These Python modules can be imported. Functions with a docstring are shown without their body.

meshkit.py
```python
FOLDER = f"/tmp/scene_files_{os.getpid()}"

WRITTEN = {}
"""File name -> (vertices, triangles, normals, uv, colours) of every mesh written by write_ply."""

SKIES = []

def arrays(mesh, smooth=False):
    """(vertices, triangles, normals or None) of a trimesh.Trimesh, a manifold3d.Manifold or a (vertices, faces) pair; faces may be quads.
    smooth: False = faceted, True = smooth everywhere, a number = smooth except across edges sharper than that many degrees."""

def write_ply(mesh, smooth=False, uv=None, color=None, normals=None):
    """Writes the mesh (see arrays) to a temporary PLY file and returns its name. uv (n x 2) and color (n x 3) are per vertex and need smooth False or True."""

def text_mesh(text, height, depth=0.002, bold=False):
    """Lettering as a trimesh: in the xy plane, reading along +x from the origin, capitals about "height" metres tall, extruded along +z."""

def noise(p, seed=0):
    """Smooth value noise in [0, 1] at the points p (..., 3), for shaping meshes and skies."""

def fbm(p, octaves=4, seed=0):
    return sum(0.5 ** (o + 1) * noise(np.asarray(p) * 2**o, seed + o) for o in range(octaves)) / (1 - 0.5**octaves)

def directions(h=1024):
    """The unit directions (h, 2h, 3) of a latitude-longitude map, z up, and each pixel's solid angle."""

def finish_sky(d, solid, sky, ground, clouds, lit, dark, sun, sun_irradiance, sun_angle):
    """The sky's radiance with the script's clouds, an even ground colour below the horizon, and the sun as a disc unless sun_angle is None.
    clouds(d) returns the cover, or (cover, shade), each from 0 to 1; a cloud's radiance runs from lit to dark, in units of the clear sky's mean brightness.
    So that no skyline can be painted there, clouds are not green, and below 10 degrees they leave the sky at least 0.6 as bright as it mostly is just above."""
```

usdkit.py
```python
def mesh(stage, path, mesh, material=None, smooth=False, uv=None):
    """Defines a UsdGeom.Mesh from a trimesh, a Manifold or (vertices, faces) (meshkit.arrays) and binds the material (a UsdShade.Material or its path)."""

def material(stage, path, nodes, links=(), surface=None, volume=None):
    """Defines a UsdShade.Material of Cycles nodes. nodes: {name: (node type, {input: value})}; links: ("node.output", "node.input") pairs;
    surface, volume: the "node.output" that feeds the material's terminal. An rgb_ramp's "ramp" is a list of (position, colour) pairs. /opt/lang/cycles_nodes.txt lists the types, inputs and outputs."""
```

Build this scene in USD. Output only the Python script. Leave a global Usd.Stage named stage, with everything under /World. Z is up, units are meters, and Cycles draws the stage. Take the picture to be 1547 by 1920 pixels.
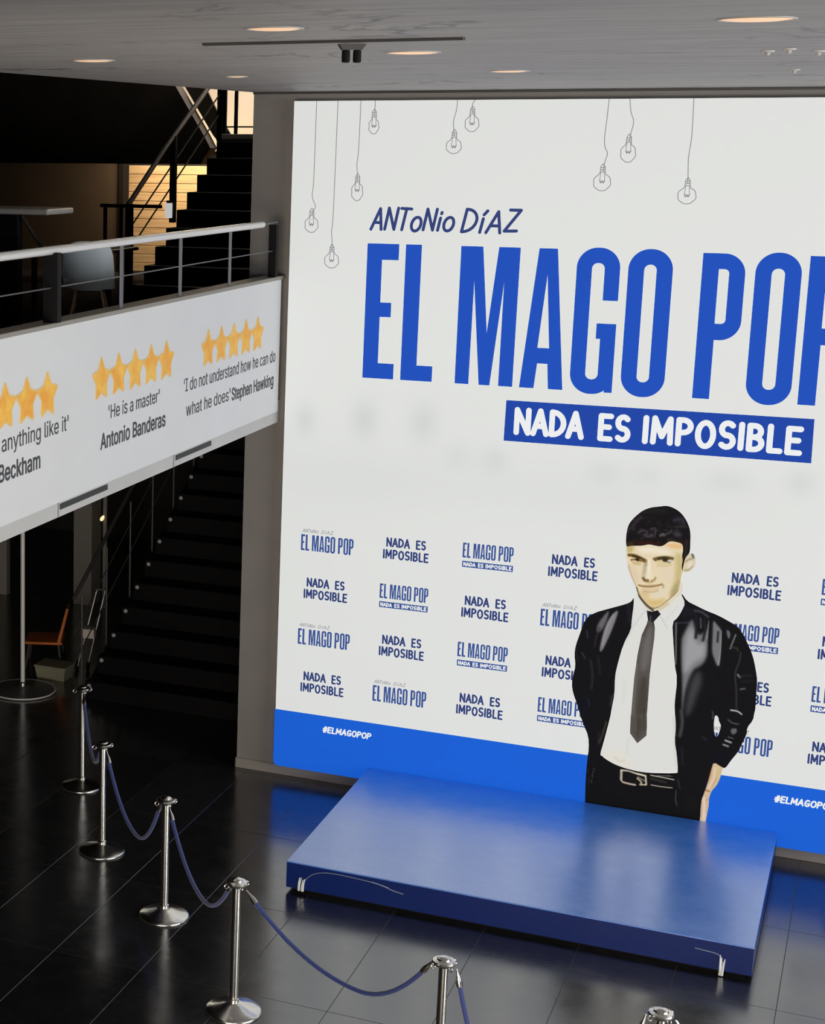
import math, random
import numpy as np, trimesh, manifold3d as m3
from shapely.geometry import Polygon, LineString, Point, MultiPolygon, box as sbox
from shapely import affinity
from shapely.ops import unary_union
import shapely
import usdkit, meshkit
from pxr import Usd, UsdGeom, UsdLux, UsdShade, Sdf, Gf, Vt

stage = Usd.Stage.CreateInMemory()
UsdGeom.Xform.Define(stage, '/World')
UsdGeom.Scope.Define(stage, '/World/Looks')
random.seed(7)
RNG = np.random.default_rng(7)

# ------------------------------------------------------------------ camera
IMG_W, IMG_H = 1547, 1920
FPX, CX, CY = 3270.733, 100.591, 950.339
RM = np.array([[0.9000252, -0.4259530, -0.0922966], [0.4358253, 0.8811924, 0.1831836], [0.0033034, -0.2050950, 0.9787365]])
EYE = np.array([5.050884, -15.373719, 6.030754])
cam = UsdGeom.Camera.Define(stage, '/World/camera')
AP = 36.0
cam.CreateHorizontalApertureAttr(AP)
cam.CreateVerticalApertureAttr(AP * IMG_H / IMG_W)
cam.CreateFocalLengthAttr(AP * FPX / IMG_W)
cam.CreateHorizontalApertureOffsetAttr(AP * (IMG_W / 2 - CX) / IMG_W)
cam.CreateVerticalApertureOffsetAttr(AP * (CY - IMG_H / 2) / IMG_W)
r, fw, up = RM[:, 0], RM[:, 1], RM[:, 2]
cm = Gf.Matrix4d(*r, 0, *up, 0, *(-fw), 0, *EYE, 1)
cam.AddTransformOp().Set(cm)
cam.CreateExposureAttr(0.0)
cam.CreateClippingRangeAttr(Gf.Vec2f(0.05, 500))

# ------------------------------------------------------------------ sky and added area lights
dome = UsdLux.DomeLight.Define(stage, '/World/sky_light')
dome.CreateIntensityAttr(1.0)
dome.CreateColorAttr(Gf.Vec3f(0.80, 0.90, 1.0))

def area_light(name, w, h, loc, rot, inten, col):
    l = UsdLux.RectLight.Define(stage, '/World/' + name)
    l.CreateWidthAttr(w); l.CreateHeightAttr(h); l.CreateIntensityAttr(inten); l.CreateColorAttr(Gf.Vec3f(*col))
    l.CreateNormalizeAttr(False)
    l.AddTranslateOp().Set(Gf.Vec3d(*loc)); l.AddRotateXYZOp().Set(Gf.Vec3f(*rot))
    return l
# added area light outside unseen right-hand panes, brightens the banner (faces -x)
FACADE_LIGHT = 13.5
area_light('facade_daylight', 10.4, 2.9, (15.4, -7.2, 4.6), (90, 0, 90), FACADE_LIGHT, (0.98, 0.98, 1.0))
# added low area light inside the unseen front wall, lifts the pillar (faces +y)
area_light('street_daylight', 9.0, 3.4, (4.8, -17.9, 1.9), (90, 0, 0), 13.0, (1.0, 0.89, 0.76))

# ------------------------------------------------------------------ materials
def lin(r, g, b):
    f = lambda c: (c / 255 / 12.92) if c / 255 <= 0.04045 else ((c / 255 + 0.055) / 1.055) ** 2.4
    return (f(r), f(g), f(b))

def mat(name, nodes, links=(), surface='p.BSDF'):
    return usdkit.material(stage, '/World/Looks/' + name, nodes, links, surface=surface)

def plain(name, col, rough=0.5, metal=0.0, ior=1.5, bump=None, vary=0.0, **kw):
    n = {'p': ('principled_bsdf', {'base_color': col, 'roughness': rough, 'metallic': metal, 'ior': ior, **kw})}
    l = []
    if vary:
        n['g'] = ('geometry', {})
        n['n'] = ('noise_texture', {'scale': 2.3, 'detail': 5.0})
        a = tuple(c * (1 - vary) for c in col); b = tuple(min(1, c * (1 + vary)) for c in col)
        n['r'] = ('rgb_ramp', {'ramp': [(0.3, a), (0.7, b)]})
        l += [('g.position', 'n.vector'), ('n.fac', 'r.fac'), ('r.color', 'p.base_color')]
    if bump:
        n['g2'] = ('geometry', {})
        n['bn'] = ('noise_texture', {'scale': bump[0], 'detail': 4.0})
        n['b'] = ('bump', {'strength': bump[1], 'distance': 0.01})
        l += [('g2.position', 'bn.vector'), ('bn.fac', 'b.height'), ('b.normal', 'p.normal')]
    return mat(name, n, l)

def backlit(name, col, strength=0.88, body=0.25):
    """printed light-box fabric: the lamps behind it shine through the ink"""
    return mat(name, {'p': ('principled_bsdf', {'base_color': tuple(c * body for c in col), 'roughness': 0.75, 'specular_ior_level': 0.15,
               'emission_color': col, 'emission_strength': strength})})

M = {}
WHITE = lin(226, 228, 226)
GLOW = 0.80
M['fabric'] = backlit('fabric_white', WHITE, GLOW)
M['ink_blue'] = backlit('ink_blue', lin(30, 80, 190), GLOW)
M['ink_band'] = backlit('ink_band', lin(24, 97, 216), GLOW)
M['ink_box'] = backlit('ink_box', lin(30, 70, 168), GLOW)
M['ink_navy'] = backlit('ink_navy', lin(50, 66, 122), GLOW)
M['ink_logo'] = backlit('ink_logo', lin(58, 84, 150), GLOW)
M['ink_grey'] = backlit('ink_grey', lin(150, 152, 160), GLOW)
M['ink_line'] = backlit('ink_line', lin(140, 140, 146), GLOW)
M['ink_white'] = backlit('ink_white', lin(238, 240, 242), GLOW)
M['portrait'] = mat('portrait_ink', {'a': ('attribute', {'attribute': 'ink'}),
    'm': ('mix_color', {'blend_type': 'multiply', 'fac': 1.0, 'b': (0.25, 0.25, 0.25)}),
    'p': ('principled_bsdf', {'roughness': 0.75, 'specular_ior_level': 0.15, 'emission_strength': GLOW})},
    [('a.color', 'm.a'), ('m.result', 'p.base_color'), ('a.color', 'p.emission_color')])
M['frame'] = plain('frame_aluminium', (0.10, 0.10, 0.11), 0.5, 0.6)

# polished dark porcelain tiles: tone varies a little tile by tile
M['tile'] = mat('floor_tile', {'o': ('object_info', {}), 'g': ('geometry', {}),
    'n': ('noise_texture', {'scale': 3.0, 'detail': 6.0, 'roughness': 0.6}),
    'n2': ('noise_texture', {'scale': 14.0, 'detail': 5.0}),
    'rr': ('map_range', {'from_min': 0.3, 'from_max': 0.7, 'to_min': 0.17, 'to_max': 0.23}),
    'r': ('rgb_ramp', {'ramp': [(0.0, (0.012, 0.012, 0.013)), (1.0, (0.021, 0.021, 0.022))]}),
    'm': ('mix_color', {'blend_type': 'multiply', 'fac': 0.35}),
    'p': ('principled_bsdf', {'ior': 2.8})},
    [('o.random', 'r.fac'), ('g.position', 'n.vector'), ('g.position', 'n2.vector'), ('n.fac', 'rr.value'), ('rr.result', 'p.roughness'),
     ('r.color', 'm.a'), ('n2.color', 'm.b'), ('m.result', 'p.base_color')])
M['grout'] = plain('grout', (0.085, 0.085, 0.085), 0.6)
# stained board-marked concrete ceiling
M['ceiling'] = mat('ceiling_concrete', {'g': ('geometry', {}),
    'mp': ('mapping', {'scale': (0.55, 5.0, 1.0), 'rotation': (0, 0, 0.06)}),
    'n': ('noise_texture', {'scale': 2.2, 'detail': 8.0, 'roughness': 0.65}),
    'mp2': ('mapping', {'scale': (1.3, 0.75, 1.0), 'rotation': (0, 0, 0.75)}),
    'n2': ('noise_texture', {'scale': 1.1, 'detail': 7.0, 'roughness': 0.55, 'distortion': 0.7}),
    'r': ('rgb_ramp', {'ramp': [(0.30, (0.27, 0.253, 0.246)), (0.5, (0.37, 0.35, 0.338)), (0.72, (0.46, 0.44, 0.428))]}),
    'r2': ('rgb_ramp', {'ramp': [(0.0, (1, 1, 1)), (0.478, (1, 1, 1)), (0.497, (0.42, 0.40, 0.40)), (0.503, (0.42, 0.40, 0.40)), (0.522, (1, 1, 1)), (1.0, (1, 1, 1))]}),
    'n3': ('noise_texture', {'scale': 0.8, 'detail': 3.0}),
    'r3': ('rgb_ramp', {'ramp': [(0.50, (0, 0, 0)), (0.62, (1, 1, 1))]}),
    'mx': ('mix_color', {'blend_type': 'mix', 'a': (1, 1, 1)}),
    'm': ('mix_color', {'blend_type': 'multiply', 'fac': 1.0}),
    'b': ('bump', {'strength': 0.12, 'distance': 0.01}),
    'p': ('principled_bsdf', {'roughness': 0.5, 'ior': 1.45})},
    [('g.position', 'mp.vector'), ('mp.vector', 'n.vector'), ('g.position', 'mp2.vector'), ('mp2.vector', 'n2.vector'), ('g.position', 'n3.vector'),
     ('n.fac', 'r.fac'), ('n2.fac', 'r2.fac'), ('n3.fac', 'r3.fac'), ('r3.color', 'mx.fac'), ('r2.color', 'mx.b'), ('r.color', 'm.a'), ('mx.result', 'm.b'),
     ('m.result', 'p.base_color'), ('n.fac', 'b.height'), ('b.normal', 'p.normal')])
M['wall'] = plain('wall_grey_paint', (0.21, 0.195, 0.185), 0.6, vary=0.05, bump=(60, 0.05))
M['skirting'] = plain('skirting_paint', (0.25, 0.23, 0.21), 0.45)
M['dark_wall'] = plain('dark_wall_paint', (0.016, 0.014, 0.013), 0.8, vary=0.2)
M['black'] = plain('black_paint', (0.007, 0.007, 0.008), 0.6, specular_ior_level=0.12)
M['bulkhead'] = plain('bulkhead_board', (0.10, 0.085, 0.075), 0.85, vary=0.15)
M['brown_wall'] = plain('brown_wall_plaster', (0.10, 0.073, 0.052), 0.8, vary=0.08)
M['cream_wall'] = plain('cream_wall_plaster', (0.78, 0.68, 0.57), 0.8, vary=0.03)
M['soffit_plaster'] = plain('soffit_plaster', (0.11, 0.095, 0.08), 0.8)
M['slat'] = mat('pale_timber', {'o': ('object_info', {}), 'g': ('geometry', {}), 'mp': ('mapping', {'scale': (0.6, 4.0, 14.0)}),
    'n': ('noise_texture', {'scale': 3.0, 'detail': 5.0}), 'r': ('rgb_ramp', {'ramp': [(0.3, (0.52, 0.36, 0.19)), (0.7, (0.72, 0.54, 0.33))]}),
    'p': ('principled_bsdf', {'roughness': 0.6})}, [('g.position', 'mp.vector'), ('mp.vector', 'n.vector'), ('n.fac', 'r.fac'), ('r.color', 'p.base_color')])
M['banner'] = plain('banner_vinyl', (0.66, 0.655, 0.665), 0.55, vary=0.015)
M['fascia'] = plain('fascia_paint', (0.47, 0.46, 0.45), 0.55, vary=0.05)
M['cap'] = plain('parapet_cap', (0.26, 0.24, 0.21), 0.6)
M['slot'] = plain('slot_grille', (0.03, 0.03, 0.03), 0.6)
M['print_black'] = plain('print_black', (0.045, 0.045, 0.05), 0.6)
M['star'] = mat('star_gold', {'g': ('geometry', {}), 'n': ('noise_texture', {'scale': 9.0, 'detail': 2.0}),
    'r': ('rgb_ramp', {'ramp': [(0.35, lin(236, 160, 40)), (0.65, lin(244, 190, 72))]}), 'p': ('principled_bsdf', {'roughness': 0.5})},
    [('g.position', 'n.vector'), ('n.fac', 'r.fac'), ('r.color', 'p.base_color')])
M['star_edge'] = plain('star_edge', lin(226, 190, 120), 0.5)
M['steel'] = plain('brushed_steel', (0.62, 0.61, 0.60), 0.32, 1.0)
M['handrail'] = plain('handrail_steel', (0.72, 0.70, 0.68), 0.38, 0.35)
M['cable'] = plain('cable_steel', (0.13, 0.13, 0.14), 0.5, 0.3)
M['chrome'] = plain('chrome', (0.80, 0.77, 0.71), 0.2, 1.0)
M['rope'] = mat('rope_blue', {'g': ('geometry', {}), 'w': ('wave_texture', {'scale': 55.0, 'bands_direction': 'diagonal'}),
    'r': ('rgb_ramp', {'ramp': [(0.0, (0.012, 0.024, 0.13)), (1.0, (0.025, 0.048, 0.24))]}), 'b': ('bump', {'strength': 0.5, 'distance': 0.004}),
    'p': ('principled_bsdf', {'roughness': 0.55, 'sheen_weight': 0.3})},
    [('g.position', 'w.vector'), ('w.fac', 'r.fac'), ('r.color', 'p.base_color'), ('w.fac', 'b.height'), ('b.normal', 'p.normal')])
M['deck'] = mat('deck_blue_gloss', {'g': ('geometry', {}), 'n': ('noise_texture', {'scale': 5.0, 'detail': 3.0}),
    'rr': ('map_range', {'from_min': 0.3, 'from_max': 0.7, 'to_min': 0.27, 'to_max': 0.32}),
    'p': ('principled_bsdf', {'base_color': lin(55, 132, 238), 'ior': 4.2})},
    [('g.position', 'n.vector'), ('n.fac', 'rr.value'), ('rr.result', 'p.roughness')])
M['deck_side'] = plain('deck_side_blue', lin(7, 34, 100), 0.3, ior=1.5)
M['film'] = mat('clear_film', {'t': ('transparent_bsdf', {'color': (0.95, 0.96, 1.0)}), 'g': ('principled_bsdf', {'base_color': (0.8, 0.82, 0.85), 'roughness': 0.2}),
    'm': ('mix_closure', {'fac': 0.2})}, [('t.BSDF', 'm.closure1'), ('g.BSDF', 'm.closure2')], 'm.closure')
M['film_white'] = plain('film_white', (0.75, 0.77, 0.78), 0.35)
M['lamp_trim'] = plain('lamp_trim_white', (0.5, 0.48, 0.46), 0.4)
M['lamp_glow'] = mat('lamp_glow', {'p': ('principled_bsdf', {'base_color': (0.5, 0.4, 0.3), 'emission_color': lin(226, 178, 136), 'emission_strength': 1.0})})
M['notice_added_glow'] = mat('notice_added_glow', {'p': ('principled_bsdf', {'base_color': (0.6, 0.6, 0.58), 'emission_color': (0.95, 0.95, 0.92), 'emission_strength': 0.52})})  # glow added so the small white notice reads bright
M['step_glow'] = mat('step_glow', {'p': ('principled_bsdf', {'base_color': (0.3, 0.3, 0.3), 'emission_color': (0.75, 0.8, 0.85), 'emission_strength': 0.032})})
M['wall_lamp_glow'] = mat('wall_lamp_glow', {'p': ('principled_bsdf', {'emission_color': (1.0, 0.72, 0.36), 'emission_strength': 1.1})})
M['carpet'] = plain('dark_carpet', (0.02, 0.017, 0.015), 0.95, specular_ior_level=0.0)
M['step'] = plain('step_black_stone', (0.006, 0.006, 0.007), 0.6, specular_ior_level=0.1)
M['table_white'] = plain('table_white', (0.62, 0.56, 0.52), 0.4)
M['table_dark'] = plain('table_dark_wood', (0.10, 0.075, 0.055), 0.5)
M['chair_shell'] = plain('chair_shell_plastic', (0.78, 0.84, 0.88), 0.4)
M['chair_leg'] = plain('chair_leg_wood', (0.45, 0.32, 0.20), 0.5)
M['orange'] = plain('orange_plastic', (0.50, 0.13, 0.02), 0.4)
M['tub'] = plain('pale_tub_plastic', (0.2, 0.2, 0.14), 0.5)
M['grey_metal'] = plain('grey_painted_metal', (0.60, 0.58, 0.56), 0.45, 0.2)
M['column_grey'] = plain('column_grey_paint', (0.22, 0.21, 0.195), 0.7, specular_ior_level=0.2)
M['rail_grey'] = plain('rail_grey_paint', (0.10, 0.095, 0.09), 0.5)
M['dark_grey'] = plain('dark_grey_metal', (0.05, 0.05, 0.05), 0.4)
M['paper'] = plain('white_paper', (0.8, 0.8, 0.78), 0.7)
M['glass'] = mat('pane_glass', {'f': ('fresnel', {'IOR': 1.45}), 't': ('transparent_bsdf', {'color': (0.96, 0.98, 0.97)}), 'g': ('glossy_bsdf', {'color': (1, 1, 1), 'roughness': 0.02}),
    'm': ('mix_closure', {})}, [('f.fac', 'm.fac'), ('t.BSDF', 'm.closure1'), ('g.BSDF', 'm.closure2')], 'm.closure')
M['outside'] = plain('outside_paving', (0.3, 0.3, 0.29), 0.8)

# ------------------------------------------------------------------ scene helpers
USED = {}
def numbered(path):
    k = USED.get(path, 0); USED[path] = k + 1
    return path if k == 0 else f'{path}_{k:03d}'
def ppath(parent): return '/World' if parent is None else str(parent.GetPath())
def obj(name, mesh, m, parent=None, smooth=None):
    p = numbered(ppath(parent) + '/' + name)
    return usdkit.mesh(stage, p, mesh, M[m] if isinstance(m, str) else m, smooth if smooth is not None else False).GetPrim()
def tag(p, label=None, cat=None, group=None, kind=None):
    for k, v in (('label', label), ('category', cat), ('group', group), ('kind', kind)):
        if v: p.SetCustomDataByKey(k, v)
    return p
def thing(name, label=None, cat=None, loc=(0, 0, 0), rotz=0.0, group=None, kind=None, parent=None):
    x = UsdGeom.Xform.Define(stage, numbered(ppath(parent) + '/' + name))
    if any(loc) or rotz:
        x.AddTranslateOp().Set(Gf.Vec3d(*map(float, loc))); x.AddRotateZOp().Set(float(rotz))
    return tag(x.GetPrim(), label, cat, group, kind)
def dup(src, loc, rotz=0.0, label=None):
    was = src.GetCustomData()
    t = thing(src.GetName(), label or was.get('label'), was.get('category'), loc, rotz, was.get('group'))
    if not (any(loc) or rotz): pass
    t.GetReferences().AddInternalReference(src.GetPath()); t.SetInstanceable(True)
    return t

def bx(x0, x1, y0, y1, z0, z1):
    b = trimesh.creation.box((x1 - x0, y1 - y0, z1 - z0)); b.apply_translation(((x0 + x1) / 2, (y0 + y1) / 2, (z0 + z1) / 2)); return b
def rbx(x0, x1, y0, y1, z0, z1, r=0.01, seg=8):
    s = m3.Manifold.sphere(r, seg)
    return m3.Manifold.batch_hull([s.translate((x, y, z)) for x in (x0 + r, x1 - r) for y in (y0 + r, y1 - r) for z in (z0 + r, z1 - r)])
def cbx(x0, x1, y0, y1, z0, z1, c=0.004):
    """box with chamfered edges, 24 points"""
    p = []
    for sx, sy, sz in np.ndindex(2, 2, 2):
        X = (x0, x1)[sx]; Y = (y0, y1)[sy]; Z = (z0, z1)[sz]
        dx, dy, dz = c * (1 - 2 * sx), c * (1 - 2 * sy), c * (1 - 2 * sz)
        p += [(X, Y + dy, Z + dz), (X + dx, Y, Z + dz), (X + dx, Y + dy, Z)]
    return trimesh.convex.convex_hull(np.array(p))
def cat(*ms):
    out = []
    for m in ms:
        v, f, _ = meshkit.arrays(m); out.append(trimesh.Trimesh(v, f, process=False))
    return trimesh.util.concatenate(out)
def lathe(prof, n=32):
    p = np.array(prof, float); a = np.arange(n) * 2 * np.pi / n
    v = np.stack([p[:, None, 0] * np.cos(a), p[:, None, 0] * np.sin(a), np.repeat(p[:, 1:2], n, 1)], -1).reshape(-1, 3)
    f = []
    for i in range(len(p) - 1):
        for j in range(n):
            k = (j + 1) % n
            f += [(i * n + j, i * n + k, (i + 1) * n + k), (i * n + j, (i + 1) * n + k, (i + 1) * n + j)]
    t = trimesh.Trimesh(v, f, process=False); t.merge_vertices(); t.update_faces(t.nondegenerate_faces()); return t
def tube(pts, rad, n=8, caps=True):
    p = np.asarray(pts, float); R = np.broadcast_to(rad, (len(p),))
    t = np.gradient(p, axis=0); t /= np.linalg.norm(t, axis=1, keepdims=True)
    ref = np.array([0, 0, 1.0]) if np.abs(t[:, 2]).mean() < 0.8 else np.array([1.0, 0, 0])
    a = np.cross(t, ref); a /= np.linalg.norm(a, axis=1, keepdims=True); b = np.cross(t, a)
    ang = np.arange(n) * 2 * np.pi / n
    v = (p[:, None] + R[:, None, None] * (np.cos(ang)[None, :, None] * a[:, None] + np.sin(ang)[None, :, None] * b[:, None])).reshape(-1, 3)
    f = []
    for i in range(len(p) - 1):
        for j in range(n):
            k = (j + 1) % n
            f += [(i * n + j, (i + 1) * n + k, i * n + k), (i * n + j, (i + 1) * n + j, (i + 1) * n + k)]
    v = list(v)
    if caps:
        v += [p[0], p[-1]]; c0, c1 = len(v) - 2, len(v) - 1; o = (len(p) - 1) * n
        for j in range(n):
            k = (j + 1) % n; f += [(c0, j, k), (c1, o + k, o + j)]
    m = trimesh.Trimesh(np.array(v), f, process=False); m.fix_normals(); return m
def polys(g):
    return [q for q in getattr(g, 'geoms', [g]) if isinstance(q, Polygon) and q.area > 1e-8]
def extrude(g, h):
    return trimesh.util.concatenate([trimesh.creation.extrude_polygon(q, h, engine='earcut') for q in polys(g)])
def on_wall(g, y, h):
    """extruded outline in (x, z) standing on the plane y, facing -y"""
    m = extrude(g, h); m.apply_transform(np.array([[1, 0, 0, 0], [0, 0, -1, y], [0, 1, 0, 0], [0, 0, 0, 1.0]])); return m
def on_side(g, x, h):
    """extruded outline in (y, z) on the plane x, facing +x"""
    m = extrude(g, h); m.apply_transform(np.array([[0, 0, 1, x], [1, 0, 0, 0], [0, 1, 0, 0], [0, 0, 0, 1.0]])); return m

# ------------------------------------------------------------------ room shell
ZC = 6.473            # hall ceiling
ZU, ZS = 4.20, 3.472  # upper floor level, underside of the balcony slab
XE = -0.418           # left end of the back wall and edge of the hall ceiling
WY = 0.1026           # face of the back wall

fl = thing('floor', kind='structure')
TX, TY, GAP = 0.716, 1.43, 0.0020
tx0, ty0 = 0.425 - 9 * TX, -7.15
for i in range(18):
    for j in range(7):
        x, y = tx0 + i * TX, ty0 + j * TY
        obj('tile', cbx(x + GAP, x + TX - GAP, y + GAP, y + TY - GAP, -0.02, 0.0, 0.0012), 'tile', fl)
x1, y1 = tx0 + 18 * TX, ty0 + 7 * TY
obj('grout_bed', bx(tx0, x1, ty0, y1, -0.05, -0.0015), 'grout', fl)
obj('floor_slab', cat(bx(-9, 15.0, -18, ty0, -0.05, 0), bx(-9, 15.0, y1, 9, -0.05, 0), bx(-9, tx0, ty0, y1, -0.05, 0), bx(x1, 15.0, ty0, y1, -0.05, 0)), 'tile', fl)

tag(obj('ceiling', bx(XE, 15.0, -18, 0.45, ZC, ZC + 0.5), 'ceiling'), kind='structure')
tag(obj('wall_back', bx(XE, 15.0, WY, 0.45, 0, ZC), 'wall'), kind='structure')
tag(obj('baseboard_back', cat(cbx(XE - 0.012, 15.0, WY - 0.015, WY, 0, 0.10), cbx(XE - 0.013, XE, WY - 0.015, 0.46, 0, 0.10)), 'skirting'), kind='structure')
tag(obj('trim_1', cbx(XE, 15.0, WY - 0.03, WY, ZC - 0.018, ZC), 'dark_grey'), kind='structure')
tag(obj('wall_front', bx(-9, 15.0, -18.2, -18, 0, 9.5), 'dark_wall'), kind='structure')
tag(obj('gallery_floor', bx(-0.2, 15.0, -18, -13.2, 4.1, 4.32), 'dark_wall'), kind='structure')  # unseen gallery under the camera, put in to keep front light off the ceiling
tag(obj('wall_left', bx(-9.2, -9, -18, 9, 0, 9.5), 'dark_wall'), kind='structure')
tag(obj('wall_far', bx(-9, 0.2, 9, 9.2, 0, 9.5), 'dark_wall'), kind='structure')
tag(obj('wall_stairwell', bx(0.0, 0.2, 0.45, 9, 0, 9.5), 'dark_wall'), kind='structure')
tag(obj('ceiling_upper', bx(-9, XE, -18, 9, 9.3, 9.5), 'dark_wall'), kind='structure')
tag(obj('wall_upstand', cat(bx(XE, XE + 0.1, -18, 9, ZC + 0.5, 9.5)), 'dark_wall'), kind='structure')
# unseen right-hand facade: sill, head and added panes, set high to light ceiling less
wr = thing('wall_right', kind='structure')
obj('sill', bx(15.0, 15.2, -18, 0.45, 0, 3.1), 'wall', wr); obj('head', bx(15.0, 15.2, -18, 0.45, 6.1, ZC), 'wall', wr)
obj('pier', bx(15.0, 15.2, -18, -12.4, 3.1, 6.1), 'wall', wr); obj('pier', bx(15.0, 15.2, -2.0, 0.45, 3.1, 6.1), 'wall', wr)
for k in range(4):
    a = -12.4 + 2.6 * k
    w = thing(f'window_{k + 1}', kind='structure')
    obj('frame', cat(bx(15.06, 15.14, a, a + 0.06, 3.1, 6.1), bx(15.06, 15.14, a + 2.54, a + 2.6, 3.1, 6.1), bx(15.06, 15.14, a + .06, a + 2.54, 3.1, 3.17), bx(15.06, 15.14, a + .06, a + 2.54, 6.03, 6.1)), 'dark_grey', w)
    obj('pane', bx(15.095, 15.105, a + 0.06, a + 2.54, 3.17, 6.03), 'glass', w)
tag(obj('ground_outside', bx(15.2, 45, -40, 20, -0.1, -0.02), 'outside'), kind='structure')

# ------------------------------------------------------------------ balcony
bal = thing('balcony', kind='structure')
XB = -0.068
obj('slab', bx(-9, XB - 0.06, -17.9, 9, ZS + 0.05, ZU), 'carpet', bal)
obj('parapet', bx(XB - 0.14, XB - 0.03, -12, WY - 0.002, ZU, 4.80), 'wall', bal)
obj('fascia', bx(XB - 0.06, XB - 0.012, -12, WY - 0.002, ZS, 3.68), 'fascia', bal)
obj('parapet_cap', cbx(XB - 0.16, XB + 0.006, -12, WY - 0.002, 4.80, 4.832), 'cap', bal)
for y0, y1_ in ((-4.66, -3.86), (-2.51, -1.72), (-6.81, -6.01)):
    obj('slot_grille', cat(bx(XB - 0.013, XB - 0.006, y0, y1_, 3.522, 3.562)), 'slot', bal)
    for q in range(4): obj('grille_bar', bx(XB - 0.006, XB - 0.002, y0, y1_, 3.527 + q * 0.009, 3.530 + q * 0.009), 'dark_grey', bal)
for y0 in (-4.687, -2.553, -6.83): obj('joint_cover', bx(XB - 0.0125, XB - 0.0095, y0 - 0.008, y0 + 0.008, ZS, 3.6), 'wall', bal)

# banner of press quotes
ban = thing('quote_banner', 'long pale grey banner of star ratings and quotes along the balcony front', 'banner')
obj('panel', bx(XB - 0.012, XB, -9.0, -0.004, 3.58, 4.80), 'banner', ban)
def star_poly(cy, cz, R):
    a = [math.pi / 2 + k * math.pi / 5 for k in range(10)]
    return Polygon([(cy + (R if k % 2 == 0 else R * 0.55) * math.cos(t), cz + (R if k % 2 == 0 else R * 0.55) * math.sin(t)) for k, t in enumerate(a)])
def fit_text(name, text, y0, y1_, z0, cap, bold=False):
    """one part per printed word, squeezed to the measured width"""
    full = meshkit.text_mesh(text, cap, 0.002, bold).bounds; sc = (y1_ - y0) / (full[1][0] - full[0][0])
    words, pos = text.split(' '), 0
    for wd in words:
        t = meshkit.text_mesh(wd, cap, 0.002, bold)
        start = meshkit.text_mesh(text[:pos] + wd, cap, 0.002, bold).bounds[1][0] - t.bounds[1][0] if pos else 0.0
        v = t.vertices
        obj(name, trimesh.Trimesh(np.stack([XB + v[:, 2], y0 + (v[:, 0] + start - full[0][0]) * sc, z0 + v[:, 1]], 1), t.faces, process=False), 'print_black', ban)
        pos += len(wd) + 1
for ctr, pitch in ((-5.51, 0.31), (-3.39, 0.308), (-1.245, 0.307)):
    for k in range(-2, 3):
        s = star_poly(ctr + k * pitch, 4.352, 0.148).buffer(0.008, join_style=1)
        st = obj('star', on_side(s, XB, 0.003), 'star', ban)
        obj('star_outline', on_side(s.buffer(0.008).difference(s.buffer(-0.004)), XB, 0.004), 'star_edge', st)
fit_text('quote_word', "anything like it'", -5.555, -4.555, 4.07, 0.105)
fit_text('name_word', "Beckham", -5.60, -4.995, 3.875, 0.112, True)
fit_text('quote_word', "'He is a master'", -3.87, -2.90, 4.05, 0.10)
fit_text('name_word', "Antonio Banderas", -4.01, -2.77, 3.845, 0.112, True)
fit_text('quote_word', "'I do not understand how he can do", -2.385, -0.12, 4.06, 0.105)
fit_text('quote_word', "what he does'", -2.33, -1.30, 3.855, 0.105)
fit_text('name_word', "Stephen Hawking", -1.26, -0.155, 3.845, 0.105, True)

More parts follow.
